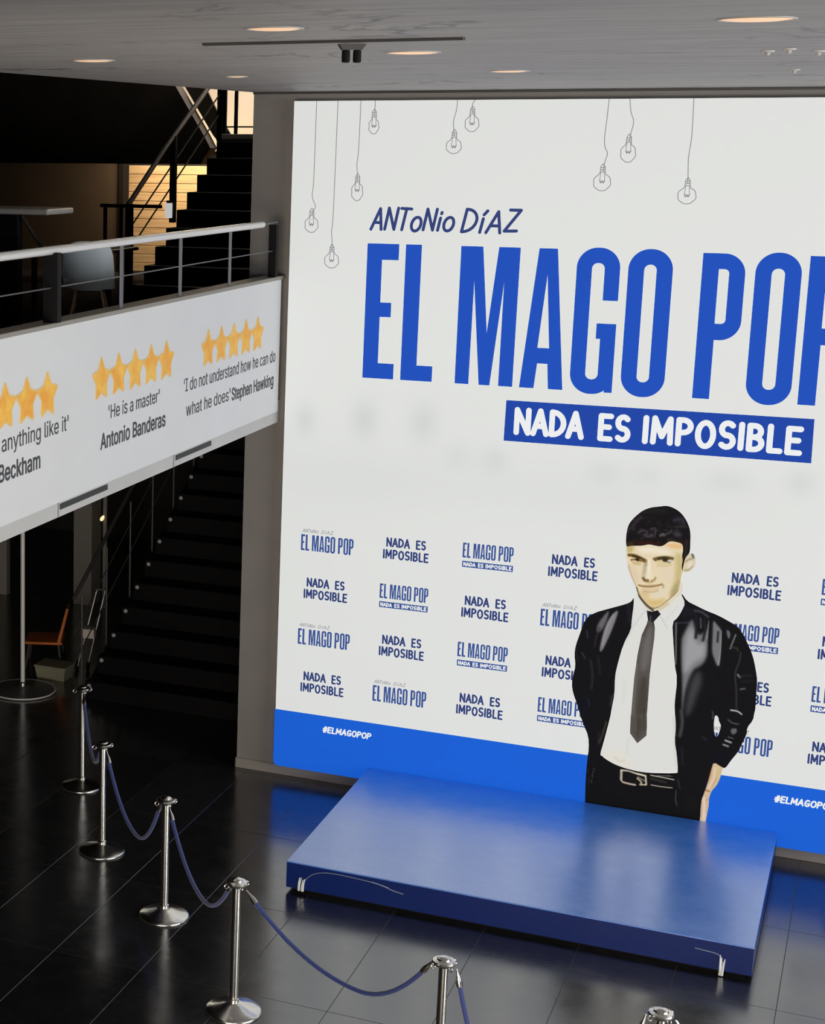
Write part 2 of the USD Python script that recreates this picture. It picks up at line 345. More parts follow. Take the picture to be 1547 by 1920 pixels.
# balcony railing
rail = thing('balcony_railing', 'steel handrail on black posts with cable lines above the quote banner', 'railing')
XR = XB - 0.028
for k, y in enumerate((-0.18, -1.31, -2.44, -3.60, -4.76, -5.9, -7.05, -8.2)):
    w = {0: .036, 4: .055, 5: .055}.get(k, 0.0045)
    pst = obj('post', cbx(XR - w, XR + w, y - .03, y + .03, 4.833, 5.30, 0.002), 'black' if w > 0.02 else 'cable', rail)
obj('handrail', tube([(XR, -9.0, 5.315), (XR, -4, 5.315), (XR, -0.50, 5.315)], 0.030, 12), 'handrail', rail, 40)
obj('handrail_end', tube([(XR, -0.50, 5.315), (XR, -0.10, 5.322)], 0.012, 8), 'cable', rail, 40)
obj('middle_cable', tube([(XR, -9.0, 5.066), (XR, -4, 5.066), (XR, -0.18, 5.068)], 0.0055, 6), 'cable', rail, 40)

# ------------------------------------------------------------------ light box backdrop
back = thing('backdrop', 'tall backlit white poster wall with blue lettering and a man in a jacket', 'poster wall')
BT, BB, BAND = 6.391, 0.122, 0.690
XRGT = 7.0
def rounded(x0, x1, z0, z1, rr):
    return sbox(x0 + rr, z0 + rr, x1 - rr, z1 - rr).buffer(rr)
lower = sbox(-0.008, 0.25, XRGT, BAND + 0.2).union(rounded(-0.008, XRGT, BB, 0.6, 0.05))
obj('frame', bx(0.03, XRGT - 0.05, 0.005, WY - 0.002, 0.20, BT - 0.03), 'frame', back)
obj('fabric_core', on_wall(sbox(0.0, BAND, XRGT, BT), 0.005, 0.0045), 'fabric', back)
gx, gz = np.meshgrid(np.linspace(0, XRGT, 176), np.linspace(BAND, BT, 144)); gx, gz = gx.ravel(), gz.ravel()
shade = np.zeros(len(gx))                       # faint shade of unbuilt bracing behind the cloth, painted into its colour
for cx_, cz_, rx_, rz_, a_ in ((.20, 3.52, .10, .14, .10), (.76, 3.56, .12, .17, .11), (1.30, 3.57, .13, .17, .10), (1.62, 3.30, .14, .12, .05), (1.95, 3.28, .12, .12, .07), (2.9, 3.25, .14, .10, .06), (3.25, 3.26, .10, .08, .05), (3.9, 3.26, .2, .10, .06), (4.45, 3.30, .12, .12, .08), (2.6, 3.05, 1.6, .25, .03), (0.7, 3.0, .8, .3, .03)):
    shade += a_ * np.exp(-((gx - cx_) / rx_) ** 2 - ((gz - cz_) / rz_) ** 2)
ii = (np.arange(143)[:, None] * 176 + np.arange(175)[None]).ravel()
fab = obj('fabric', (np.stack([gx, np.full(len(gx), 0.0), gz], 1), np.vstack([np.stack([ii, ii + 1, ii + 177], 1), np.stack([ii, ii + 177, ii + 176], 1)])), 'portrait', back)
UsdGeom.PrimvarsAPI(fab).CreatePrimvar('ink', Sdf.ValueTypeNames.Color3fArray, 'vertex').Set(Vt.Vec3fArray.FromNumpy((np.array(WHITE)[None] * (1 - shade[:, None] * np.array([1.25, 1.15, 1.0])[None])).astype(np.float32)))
obj('blue_band', on_wall(lower.intersection(sbox(-1, 0, XRGT, BAND)), 0.005, 0.0062), 'ink_band', back)
LAY = 0.0
def ink(name, g, m, lift=0.0012, parent=None, label=None):
    p = obj(name, on_wall(g, 0.0, lift), m, parent if parent is not None else back)
    if label: tag(p, label)
    return p

# title glyphs: outlines in metres, measured along the fabric
ZB0, ZT0 = 3.944, 5.149
def stadium(x0, x1, z0, z1, rr): return sbox(x0 + rr, z0 + rr, x1 - rr, z1 - rr).buffer(rr, 24)
def gE(x0=0.725): return unary_union([sbox(x0, ZB0, x0 + .136, ZT0), sbox(x0, 5.008, x0 + .286, ZT0), sbox(x0, 4.50, x0 + .236, 4.628), sbox(x0, ZB0, x0 + .282, 4.082)])
def gL(x0=1.073): return unary_union([sbox(x0, ZB0, x0 + .141, ZT0), sbox(x0, ZB0, x0 + .284, 4.081)])
def gM(): return Polygon([(1.563, ZB0), (1.683, ZB0), (1.689, 4.856), (1.775, ZB0), (1.868, ZB0), (1.948, 4.85), (1.945, ZB0), (2.066, ZB0), (2.072, ZT0), (1.890, ZT0), (1.821, 4.40), (1.752, ZT0), (1.562, ZT0)])
def gA(): return Polygon([(2.126, ZB0), (2.249, ZB0), (2.268, 4.162), (2.356, 4.162), (2.373, ZB0), (2.494, ZB0), (2.385, ZT0), (2.232, ZT0)]).difference(Polygon([(2.262, 4.296), (2.362, 4.296), (2.312, 4.93)]))
def gG():
    o = stadium(2.551, 2.905, 3.925, 5.168, 0.170).difference(stadium(2.676, 2.781, 4.05, 5.04, 0.05))
    o = o.difference(sbox(2.77, 4.53, 2.95, 4.726)).union(sbox(2.745, 4.40, 2.905, 4.53)).union(sbox(2.790, 4.0, 2.905, 4.5)).union(Polygon([(2.84, ZB0), (2.905, ZB0), (2.905, 4.2), (2.84, 4.1)]))
    return o
def gO(x0, x1): return stadium(x0, x1, 3.925, 5.168, (x1 - x0) / 2 - .005).difference(stadium(x0 + .127, x1 - .127, 4.05, 5.04, 0.049))
def gP(x0):
    bowl = stadium(x0 - .12, x0 + .334, 4.438, ZT0, 0.165).intersection(sbox(x0, 4, x0 + 1, 6)).union(sbox(x0, 4.438, x0 + .1, ZT0))
    return bowl.union(sbox(x0, ZB0, x0 + .133, ZT0)).difference(stadium(x0 + .129, x0 + .212, 4.572, 5.022, 0.036).union(sbox(x0 + .129, 4.572, x0 + .17, 5.022)))
TITLE = [gE(), gL(), gM(), gA(), gG(), gO(2.972, 3.327), gP(3.556), gO(3.967, 4.316), gP(4.371)]
TITLE_ALL = unary_union(TITLE)
for g in TITLE: ink('title_letter', g, 'ink_blue')

# pen-stroke letters on a unit-high cell: (width, strokes)
def arc(cx, cy, rx, ry, a0, a1, n=10):
    return [(cx + rx * math.cos(math.radians(a0 + (a1 - a0) * k / n)), cy + ry * math.sin(math.radians(a0 + (a1 - a0) * k / n))) for k in range(n + 1)]
PEN = {
 'N': (.62, [[(.05, 0), (.05, 1)], [(.05, 1), (.57, 0)], [(.57, 0), (.57, 1)]]),
 'A': (.62, [[(.02, 0), (.31, 1), (.60, 0)], [(.13, .33), (.49, .33)]]),
 'D': (.60, [[(.05, 0), (.05, 1)], [(.05, 1)] + arc(.08, .5, .49, .5, 90, -90) + [(.05, 0)]]),
 'E': (.50, [[(.46, 1), (.05, 1), (.05, 0), (.46, 0)], [(.05, .52), (.40, .52)]]),
 'S': (.54, [arc(.29, .74, .22, .26, 40, 270) + arc(.27, .25, .23, .25, 90, -140)]),
 'I': (.12, [[(.06, 0), (.06, 1)]]),
 'M': (.74, [[(.05, 0), (.08, 1), (.37, .25), (.66, 1), (.69, 0)]]),
 'P': (.54, [[(.05, 0), (.05, 1)], [(.05, 1)] + arc(.22, .74, .27, .26, 90, -90) + [(.05, .46)]]),
 'O': (.64, [arc(.32, .5, .28, .5, 90, 450, 24)]),
 'B': (.54, [[(.05, 0), (.05, 1)], [(.05, 1)] + arc(.22, .76, .22, .24, 90, -90) + [(.05, .52)] + arc(.22, .26, .27, .26, 90, -90) + [(.05, 0)]]),
 'L': (.46, [[(.05, 1), (.05, 0), (.42, 0)]]),
 'T': (.56, [[(.0, 1), (.56, .98)], [(.28, 1), (.26, 0)]]),
 'Z': (.56, [[(.06, 1), (.50, 1), (.04, 0), (.54, .02)]]),
 'i': (.20, [[(.10, 0), (.10, .62)], [(.10, .84), (.11, .90)]]),
 'í': (.22, [[(.10, 0), (.10, .62)], [(.09, .80), (.20, .98)]]),
 'o': (.58, [arc(.29, .36, .26, .34, 90, 450, 20)]),
 'G': (.60, [arc(.32, .5, .27, .5, 50, 300) + [(.55, .10), (.55, .44), (.34, .44)]]),
 '#': (.60, [[(.18, 0), (.28, 1)], [(.38, 0), (.48, 1)], [(.04, .34), (.56, .34)], [(.06, .68), (.58, .68)]]),
 ' ': (.42, []),
}
def pen(text, x0, x1, z0, h, w, slant=0.0, gap=0.16, jit=0.0, seed=1):
    rr = random.Random(seed)
    out, x = [], 0.0
    for ch in text:
        wd, strokes = PEN[ch]
        dz, sc = rr.uniform(-jit, jit), 1 + rr.uniform(-jit, jit)
        for s in strokes: out.append([(x + px + slant * pz, dz + pz * sc) for px, pz in s])
        x += wd + gap
    tot = x - gap
    lines = [LineString([(x0 + px / tot * (x1 - x0), z0 + pz * h) for px, pz in s]) for s in out]
    return unary_union([l.buffer(w / 2, 6) for l in lines])

ink('name_lettering', pen('ANToNio', 0.745, 1.475, 5.272, 0.178, 0.026, 0.22, 0.13, 0.05, 5).union(pen('DíAZ', 1.545, 2.03, 5.277, 0.185, 0.026, 0.20, 0.12, 0.05, 8)), 'ink_navy')
boxg = Polygon([(2.02, 3.464), (4.516, 3.468), (4.51, 3.833), (2.024, 3.823)])
ink('slogan_box', boxg, 'ink_box')
def slogan_line(x0, x1, z0, h, w, jit=0.02):
    L = x1 - x0
    return unary_union([pen('NADA', x0, x0 + L * .245, z0, h, w, 0, .17, jit, 3), pen('ES', x0 + L * .308, x0 + L * .413, z0, h, w, 0, .2, jit, 4), pen('IMPOSIBLE', x0 + L * .466, x1, z0, h, w, 0, .19, jit, 5)])
ink('slogan_lettering', slogan_line(2.115, 4.425, 3.548, 0.20, 0.048), 'ink_white', 0.0024)
ink('hashtag', pen('#ELMAGOPOP', 0.475, 0.94, 0.532, 0.052, 0.014, .12), 'ink_white', 0.0026)
ink('hashtag', pen('#ELMAGOPOP', 4.475, 4.94, 0.526, 0.052, 0.014, .12), 'ink_white', 0.0026)

# repeated small logos of the press wall
def place(g, x0, z0, s): return affinity.translate(affinity.scale(g, s, s, origin=(0.725, ZB0)), x0 - 0.725, z0 - ZB0)
def logo_a(cx, cz, nm):
    t = ink('logo_print', place(TITLE_ALL, cx - 0.252, cz - 0.088, 0.1266), 'ink_logo')
    ink('logo_name', pen('ANToNio', cx - 0.24, cx - 0.09, cz + 0.088, 0.030, 0.0045, .2).union(pen('DíAZ', cx - 0.06, cx + 0.05, cz + 0.088, 0.030, 0.0045, .2)), 'ink_grey')
def logo_b(cx, cz):
    ink('logo_print', place(TITLE_ALL, cx - 0.226, cz - 0.02, 0.1131), 'ink_logo')
    bar = sbox(cx - 0.226, cz - 0.108, cx + 0.226, cz - 0.052)
    ink('logo_bar', bar, 'ink_logo')
    ink('logo_bar_lettering', slogan_line(cx - 0.213, cx + 0.213, cz - 0.095, 0.030, 0.0085, 0), 'ink_white', 0.002)
def logo_n(cx, cz):
    ink('slogan_print', unary_union([pen('NADA', cx - 0.18, cx + 0.03, cz + 0.020, 0.074, 0.0155, 0, .17, .02, 3), pen('ES', cx + 0.095, cx + 0.178, cz + 0.020, 0.074, 0.0155, 0, .2, .02, 4),
        pen('IMPOSIBLE', cx - 0.207, cx + 0.207, cz - 0.094, 0.074, 0.0155, 0, .2, .02, 5)]), 'ink_navy')
COLS = [0.452 + 0.7437 * k for k in range(9)]
ROWS = [2.383, 1.919, 1.457, 1.000]
PATT = ['ANAN', 'NBNA', 'BNBN', 'NANB', '    ', 'NBNA', 'BNBN', 'NANB', 'ANAN']
for c, pat in zip(COLS, PATT):
    for rz, k in zip(ROWS, pat):
        if c > 6.8 or k == ' ': continue
        if k == 'A': logo_a(c, rz - 0.012 if rz > 2 else rz, '')
        elif k == 'B': logo_b(c, rz + (0.012 if rz > 1.2 else 0.05) )
        else: logo_n(c, rz + 0.005)

# hand-drawn hanging bulbs
BULBS = [([(0.209, 6.391), (0.207, 5.80), (0.205, 5.64), (0.192, 5.56), (0.215, 5.50), (0.236, 5.46), (0.205, 5.42), (0.199, 5.385)], (0.198, 5.30), .062, .068),
 ([(0.405, 6.391), (0.402, 5.9), (0.398, 5.4), (0.395, 5.30), (0.385, 5.25), (0.396, 5.17), (0.397, 5.07)], (0.398, 4.985), .066, .066),
 ([(0.613, 6.391), (0.611, 6.1), (0.608, 5.92), (0.596, 5.84), (0.605, 5.78), (0.609, 5.68)], (0.610, 5.60), .052, .078),
 ([(0.743, 6.391), (0.741, 6.30), (0.739, 6.25)], (0.738, 6.17), .045, .066),
 ([(1.465, 6.391), (1.462, 6.30), (1.436, 6.22), (1.445, 6.14), (1.450, 6.085)], (1.452, 6.00), .066, .062),
 ([(1.615, 6.391), (1.590, 6.345), (1.600, 6.30), (1.606, 6.27)], (1.599, 6.19), .060, .066),
 ([(2.724, 6.391), (2.716, 6.2), (2.706, 6.08), (2.712, 6.00), (2.745, 5.95), (2.722, 5.88), (2.716, 5.80)], (2.711, 5.71), .070, .070),
 ([(2.890, 6.391), (2.902, 6.28), (2.938, 6.21), (2.915, 6.11), (2.908, 6.04)], (2.905, 5.95), .060, .074),
 ([(3.389, 6.391), (3.394, 6.2), (3.396, 6.06), (3.380, 5.92), (3.388, 5.80), (3.392, 5.71)], (3.392, 5.61), .072, .066),
 ([(4.56, 6.391), (4.56, 6.2), (4.555, 6.12), (4.56, 6.06)], (4.56, 5.98), .066, .066)]
def chaikin(p, n=2, closed=False):
    p = np.asarray(p, float)
    for _ in range(n):
        q = np.roll(p, -1, 0) if closed else p[1:]
        a = p if closed else p[:-1]
        m = np.stack([a * .75 + q * .25, a * .25 + q * .75], 1).reshape(-1, 2)
        p = m if closed else np.vstack([p[:1], m, p[-1:]])
    return p
for wire, (cx, cz), rx, rz in BULBS:
    w = 0.0062
    g = [LineString(chaikin(wire)).buffer(w / 2)]
    ring = np.array(arc(cx, cz, rx, rz, 115, 425, 28)); ring[:, 0] += 0.003 * np.sin(np.arange(len(ring)) * 1.3)
    top = cz + rz
    neck = [(ring[0][0], ring[0][1]), (cx - .020, top + .015), (cx - .016, top + .06), (cx, top + .082), (cx + .016, top + .06), (cx + .020, top + .015), (ring[-1][0], ring[-1][1])]
    g += [LineString(ring).buffer(w / 2), LineString(neck).buffer(w / 2)]
    g += [LineString([(cx - .02, top + .012 + k * .018), (cx + .02, top + .018 + k * .018)]).buffer(w / 2) for k in range(3)]
    g += [LineString([(cx - .020, top - .055), (cx - .010, top - .075), (cx, top - .058), (cx + .010, top - .075), (cx + .020, top - .055)]).buffer(w * .7),
          LineString([(cx - .014, top + .01), (cx - .020, top - .055)]).buffer(w * .4), LineString([(cx + .014, top + .01), (cx + .020, top - .055)]).buffer(w * .4)]
    ink('bulb_drawing', unary_union(g).intersection(sbox(0, 0, 9, 6.391)), 'ink_line')
# ------------------------------------------------------------------ the printed photograph of a man (flat print, layer by layer)
HM = np.array([[2.7517539231985966e-4, 2.821892469906384e-5, -0.4804506560139176], [1.3325005156195058e-4, -5.600688445273061e-5, 0.921014223256119], [1.010000993090232e-6, -2.992407292872479e-4, 0.079183557009077]])
def fabric_xz(p):
    """study-photo coordinates -> metres on the flat fabric (plane y = 0)"""
    d = np.c_[np.asarray(p, float), np.ones(len(p))] @ HM.T
    t = -EYE[1] / d[:, 1]
    return np.stack([EYE[0] + t * d[:, 0], EYE[2] + t * d[:, 2]], 1)
def cr(ox, oy, k): return lambda pts: np.array([(ox + x / k, oy + y / k) for x, y in pts], float)
F_, A_, B_, C_, D_, J_ = cr(1150, 930, 8.35), cr(1060, 1110, 7.735), cr(1240, 1110, 7.735), cr(1080, 1330, 7.735), cr(1240, 1330, 7.735), cr(1040, 920, 3.0)
def inside(P, poly):
    return shapely.contains_xy(Polygon(poly).buffer(0), P[:, 0], P[:, 1])
def seg_dist(P, line):
    d = np.full(len(P), 1e9)
    for a, b in zip(line[:-1], line[1:]):
        ab = b - a; t = np.clip(((P - a) @ ab) / max(ab @ ab, 1e-9), 0, 1)
        d = np.minimum(d, np.linalg.norm(P - a - t[:, None] * ab, axis=1))
    return d
def smooth(x): x = np.clip(x, 0, 1); return x * x * (3 - 2 * x)
def soft_poly(col, poly, rgb, soft, op=1.0, P=None):
    p = chaikin(poly, 2, True); d = seg_dist(P, np.vstack([p, p[:1]])); s = np.where(inside(P, p), d, -d)
    a = smooth(s / (2 * soft) + .5)[:, None] * op
    return col * (1 - a) + np.array(rgb, float) * a
def stroke(col, line, rgb, rad, soft, op=1.0, P=None):
    d = seg_dist(P, chaikin(line, 2)); a = smooth((rad + soft - d) / (2 * soft))[:, None] * op
    return col * (1 - a) + np.array(rgb, float) * a
def region(name, outline, base, marks, lift, parent, step=1.25, holes=(), rounds=2, grain=0.0):
    out = chaikin(outline, rounds, True) if rounds else np.asarray(outline, float)
    hs = [chaikin(h, 2, True) for h in holes]
    pg = Polygon(out, hs).buffer(0)
    x0, y0, x1_, y1_ = pg.bounds
    nx, ny = int((x1_ - x0) / step) + 2, int((y1_ - y0) / step) + 2
    gx, gy = np.meshgrid(x0 + np.arange(nx + 1) * step - step / 2, y0 + np.arange(ny + 1) * step - step / 2)
    cx, cy = gx[:-1, :-1] + step / 2, gy[:-1, :-1] + step / 2
    keep = shapely.contains_xy(pg, cx.ravel(), cy.ravel()).reshape(cx.shape)
    idx = np.arange((nx + 1) * (ny + 1)).reshape(ny + 1, nx + 1)
    cnt = np.zeros(gx.shape, int)
    for a in (0, 1):
        for b in (0, 1): cnt[a:a + keep.shape[0], b:b + keep.shape[1]] += keep
    V = np.stack([gx.ravel(), gy.ravel()], 1)
    rim = np.nonzero((cnt.ravel() > 0) & (cnt.ravel() < 4))[0]
    ring = shapely.union_all([LineString(r.coords) for q in polys(pg) for r in (q.exterior, *q.interiors)])
    pts = shapely.points(V[rim]); near = shapely.line_interpolate_point(ring if ring.geom_type == 'LineString' else shapely.line_merge(ring), 0) if False else None
    nl = shapely.shortest_line(pts, ring)
    V[rim] = shapely.get_coordinates(nl)[1::2]
    k = np.nonzero(keep)
    a, b, c, d = idx[k[0], k[1]], idx[k[0], k[1] + 1], idx[k[0] + 1, k[1] + 1], idx[k[0] + 1, k[1]]
    F = np.vstack([np.stack([a, d, c], 1), np.stack([a, c, b], 1)])
    used, inv = np.unique(F, return_inverse=True); P = V[used]; F = inv.reshape(-1, 3)
    col = np.tile(np.array(base, float), (len(P), 1))
    for mk in marks:
        kind, g, rgb, *rest = mk
        col = soft_poly(col, g, rgb, *rest, P=P) if kind == 'p' else stroke(col, g, rgb, *rest, P=P)
    if grain:
        n = meshkit.fbm(np.c_[P * .09, np.zeros(len(P))], 3, 5) - .5
        col = col * (1 + grain * n[:, None])
    col = np.clip(col, 0, 255) / 255
    L = np.where(col <= 0.04045, col / 12.92, ((col + .055) / 1.055) ** 2.4)
    xz = fabric_xz(P)
    v3 = np.stack([xz[:, 0], np.full(len(P), -lift), xz[:, 1]], 1)
    n = np.cross(v3[F[:, 1]] - v3[F[:, 0]], v3[F[:, 2]] - v3[F[:, 0]])
    if n[:, 1].mean() > 0: F = F[:, ::-1]
    pr = obj(name, (v3, F), 'portrait', parent)
    UsdGeom.PrimvarsAPI(pr).CreatePrimvar('ink', Sdf.ValueTypeNames.Color3fArray, 'vertex').Set(Vt.Vec3fArray.FromNumpy(L.astype(np.float32)))
    return pr

man = thing('portrait_print', 'printed photo of a young man in a black leather bomber jacket, white shirt and tie', parent=back)
K = (13, 12, 16)
# trousers
region('trousers', np.vstack([C_([(170, 640), (230, 600), (400, 690), (900, 850), (1500, 900)]), D_([(250, 850), (700, 800), (700, 960), (640, 1160), (575, 1330), (560, 1600), (555, 1720)]), C_([(1800, 1720), (1000, 1650), (130, 1560), (135, 1100)])]), (11, 11, 14),
  [('s', C_([(265, 850), (235, 960), (225, 1060)]), (120, 110, 112), 3 / 7.7, .8, .8), ('s', C_([(170, 850), (190, 1000), (180, 1150)]), (70, 70, 90), .4, .8, .5),
   ('p', D_([(330, 900), (600, 900), (560, 1250), (500, 1500), (330, 1500)]), (16, 17, 14), 6, .8)], .0016, man, 1.6)
# shirt
region('shirt', np.vstack([A_([(985, 60), (985, 170), (960, 430), (955, 560), (850, 740), (750, 1020), (715, 1250), (715, 1480), (660, 1779)]), C_([(500, 120), (440, 380), (360, 640), (400, 705), (600, 820), (880, 900), (1100, 925), (1470, 930)]),
  D_([(250, 900), (230, 700), (200, 470), (215, 250), (200, 0)]), B_([(190, 1600), (230, 1250), (190, 1050), (170, 700), (160, 430), (260, 330), (350, 170), (300, 20), (200, 60), (60, 200)]), A_([(1330, 260), (1180, 240), (1060, 60)])]), (222, 222, 218),
  [('s', A_([(1190, 250), (1100, 330), (1010, 480)]), (196, 204, 205), 1.2, 1.6, .7), ('s', A_([(1370, 330), (1440, 460), (1480, 520)]), (188, 200, 204), 1.0, 1.4, .8), ('s', B_([(0, 380), (60, 420), (130, 330), (240, 200)]), (206, 212, 206), 1.0, 1.6, .7),
   ('s', A_([(1000, 430), (960, 560), (880, 740)]), (208, 206, 200), 1.5, 2.5, .5), ('p', C_([(380, 560), (700, 640), (900, 880), (600, 810), (380, 690)]), (228, 222, 208), 8, .7), ('s', C_([(560, 690), (640, 770), (700, 740)]), (196, 188, 170), 1, 2, .5),
   ('s', C_([(1100, 900), (1440, 900)]), (234, 228, 226), 2, 3, .6), ('s', C_([(760, 420), (740, 640)]), (210, 206, 200), 1.5, 3, .5), ('s', A_([(860, 1300), (840, 1600)]), (208, 208, 204), 2, 5, .5),
   ('s', C_([(1420, 120), (1440, 420), (1460, 800)]), (196, 196, 194), 2, 4, .5), ('s', A_([(985, 100), (960, 500)]), (200, 200, 198), .8, 1.6, .5)], .0018, man, 1.3)
# belt and buckle
region('belt', np.vstack([C_([(560, 850), (620, 860), (900, 925), (1100, 945), (1480, 960), (1480, 1160), (1080, 1130), (850, 1120), (620, 1070)])]), (15, 14, 14),
  [('s', C_([(1085, 955), (1250, 985), (1420, 1020)]), (196, 188, 176), .9, .8), ('s', C_([(1180, 960), (1400, 968)]), (140, 134, 126), .5, .7), ('s', C_([(1090, 1095), (1230, 1120), (1400, 1140)]), (186, 176, 162), .8, .8),
   ('s', C_([(1090, 1000), (1300, 1060)]), (48, 44, 42), 2, 2.5)], .0020, man, 1.0)
region('belt_buckle', C_([(628, 862), (700, 868), (880, 915), (1050, 945), (1055, 1110), (900, 1105), (830, 1112), (628, 1058)]), (16, 15, 14),
  [('s', C_([(660, 880), (655, 1045)]), (178, 168, 156), 2.2, .8), ('s', C_([(655, 885), (760, 885), (860, 925)]), (190, 180, 166), 1.7, .8), ('s', C_([(655, 1045), (750, 1075), (860, 1095)]), (178, 166, 150), 1.7, .8),
   ('s', C_([(880, 930), (1010, 965)]), (208, 198, 178), 1.8, .9), ('s', C_([(890, 1000), (960, 1060), (930, 1090)]), (170, 158, 134), 1.6, 1.0), ('s', C_([(1010, 965), (1020, 1095)]), (196, 186, 164), 1.6, .9),
   ('s', C_([(940, 1090), (1040, 1095)]), (186, 176, 150), 1.4, .9), ('s', C_([(900, 980), (1000, 1040)]), (150, 140, 116), 1.0, 1.0)], .0022, man, .9, rounds=1)
# hand
region('hand', D_([(745, 760), (900, 820), (880, 900), (850, 1010), (800, 1110), (730, 1180), (690, 1290), (690, 1400), (660, 1530), (640, 1680), (550, 1720), (565, 1560), (575, 1340), (620, 1210), (660, 1110), (700, 960)]), (212, 186, 152),
  [('s', D_([(740, 800), (700, 1000), (640, 1140), (600, 1260)]), (150, 96, 62), 1.0, 1.6, .85), ('s', D_([(780, 850), (770, 1000), (690, 1130)]), (232, 206, 172), 2.0, 2.2, .8), ('s', D_([(850, 830), (830, 950)]), (206, 198, 132), 2.2, 2.4, .7),
   ('s', D_([(640, 1170), (700, 1190)]), (136, 70, 40), 1.0, 1.6, .8), ('s', D_([(620, 1290), (625, 1450), (610, 1640)]), (226, 206, 190), 2.6, 3, .9), ('s', D_([(585, 1350), (575, 1560)]), (150, 110, 84), .6, 1.2, .7),
   ('s', D_([(660, 1240), (665, 1400), (650, 1500)]), (176, 146, 120), .5, 1.0, .7), ('s', D_([(800, 1000), (740, 1120)]), (180, 140, 92), .6, 1.2, .7), ('s', D_([(830, 900), (780, 1050)]), (190, 150, 104), .5, 1.0, .6), ('s', D_([(690, 1300), (640, 1320)]), (160, 120, 100), .5, .9, .6)], .0021, man, .9)
# jacket, the two open halves
region('jacket_half', np.vstack([A_([(990, 70), (995, 170), (960, 430), (955, 545), (840, 760), (760, 1040), (720, 1220), (715, 1480), (670, 1700)]), C_([(500, 100), (440, 330), (400, 480), (350, 650), (370, 700), (330, 800), (240, 840), (160, 760), (190, 560), (180, 380), (110, 220), (60, 70)]),
  A_([(170, 1620), (110, 1450), (95, 1330), (115, 1200), (150, 1080), (135, 900), (150, 780), (215, 600), (290, 390), (420, 300), (640, 240), (900, 170), (970, 130)])]), K,
  [('p', A_([(640, 280), (600, 290), (460, 470), (455, 600), (530, 560), (600, 420)]), (106, 104, 108), 3, .95), ('s', A_([(500, 520), (440, 680), (430, 780)]), (48, 47, 52), 1.5, 2.5, .8), ('p', A_([(780, 255), (700, 300), (600, 440), (540, 620), (490, 860), (535, 860), (640, 640), (720, 440)]), (128, 125, 130), 2.4, 1),
   ('s', A_([(700, 330), (600, 520), (540, 760)]), (160, 156, 160), 1.0, 2.5, .7), ('s', A_([(310, 560), (330, 660)]), (62, 62, 76), 1.0, 1.6, .9), ('s', A_([(240, 880), (290, 960)]), (56, 58, 60), 1.2, 1.6, .9),
   ('s', A_([(370, 1000), (400, 1200), (380, 1400)]), (38, 42, 42), 2.0, 3, .9), ('s', A_([(480, 950), (500, 1180)]), (34, 34, 38), 2.0, 3, .8), ('s', A_([(680, 1500), (655, 1640)]), (74, 72, 78), 1.5, 2.5, .7),
   ('s', A_([(330, 1560), (350, 1640)]), (48, 48, 66), 1.5, 2, .7), ('s', C_([(440, 180), (400, 320), (340, 480)]), (84, 78, 54), 1.2, 2.2, .85), ('s', C_([(330, 340), (330, 520)]), (52, 46, 46), 1.5, 2.5, .6),
   ('p', A_([(160, 1550), (330, 1500), (340, 1779), (200, 1779)]), (12, 16, 28), 8, .7), ('s', A_([(920, 180), (930, 420)]), (34, 32, 40), 3, 5, .8), ('s', A_([(150, 800), (180, 1000)]), (44, 44, 48), .8, 1.5, .7)], .0024, man, 1.25, rounds=1)
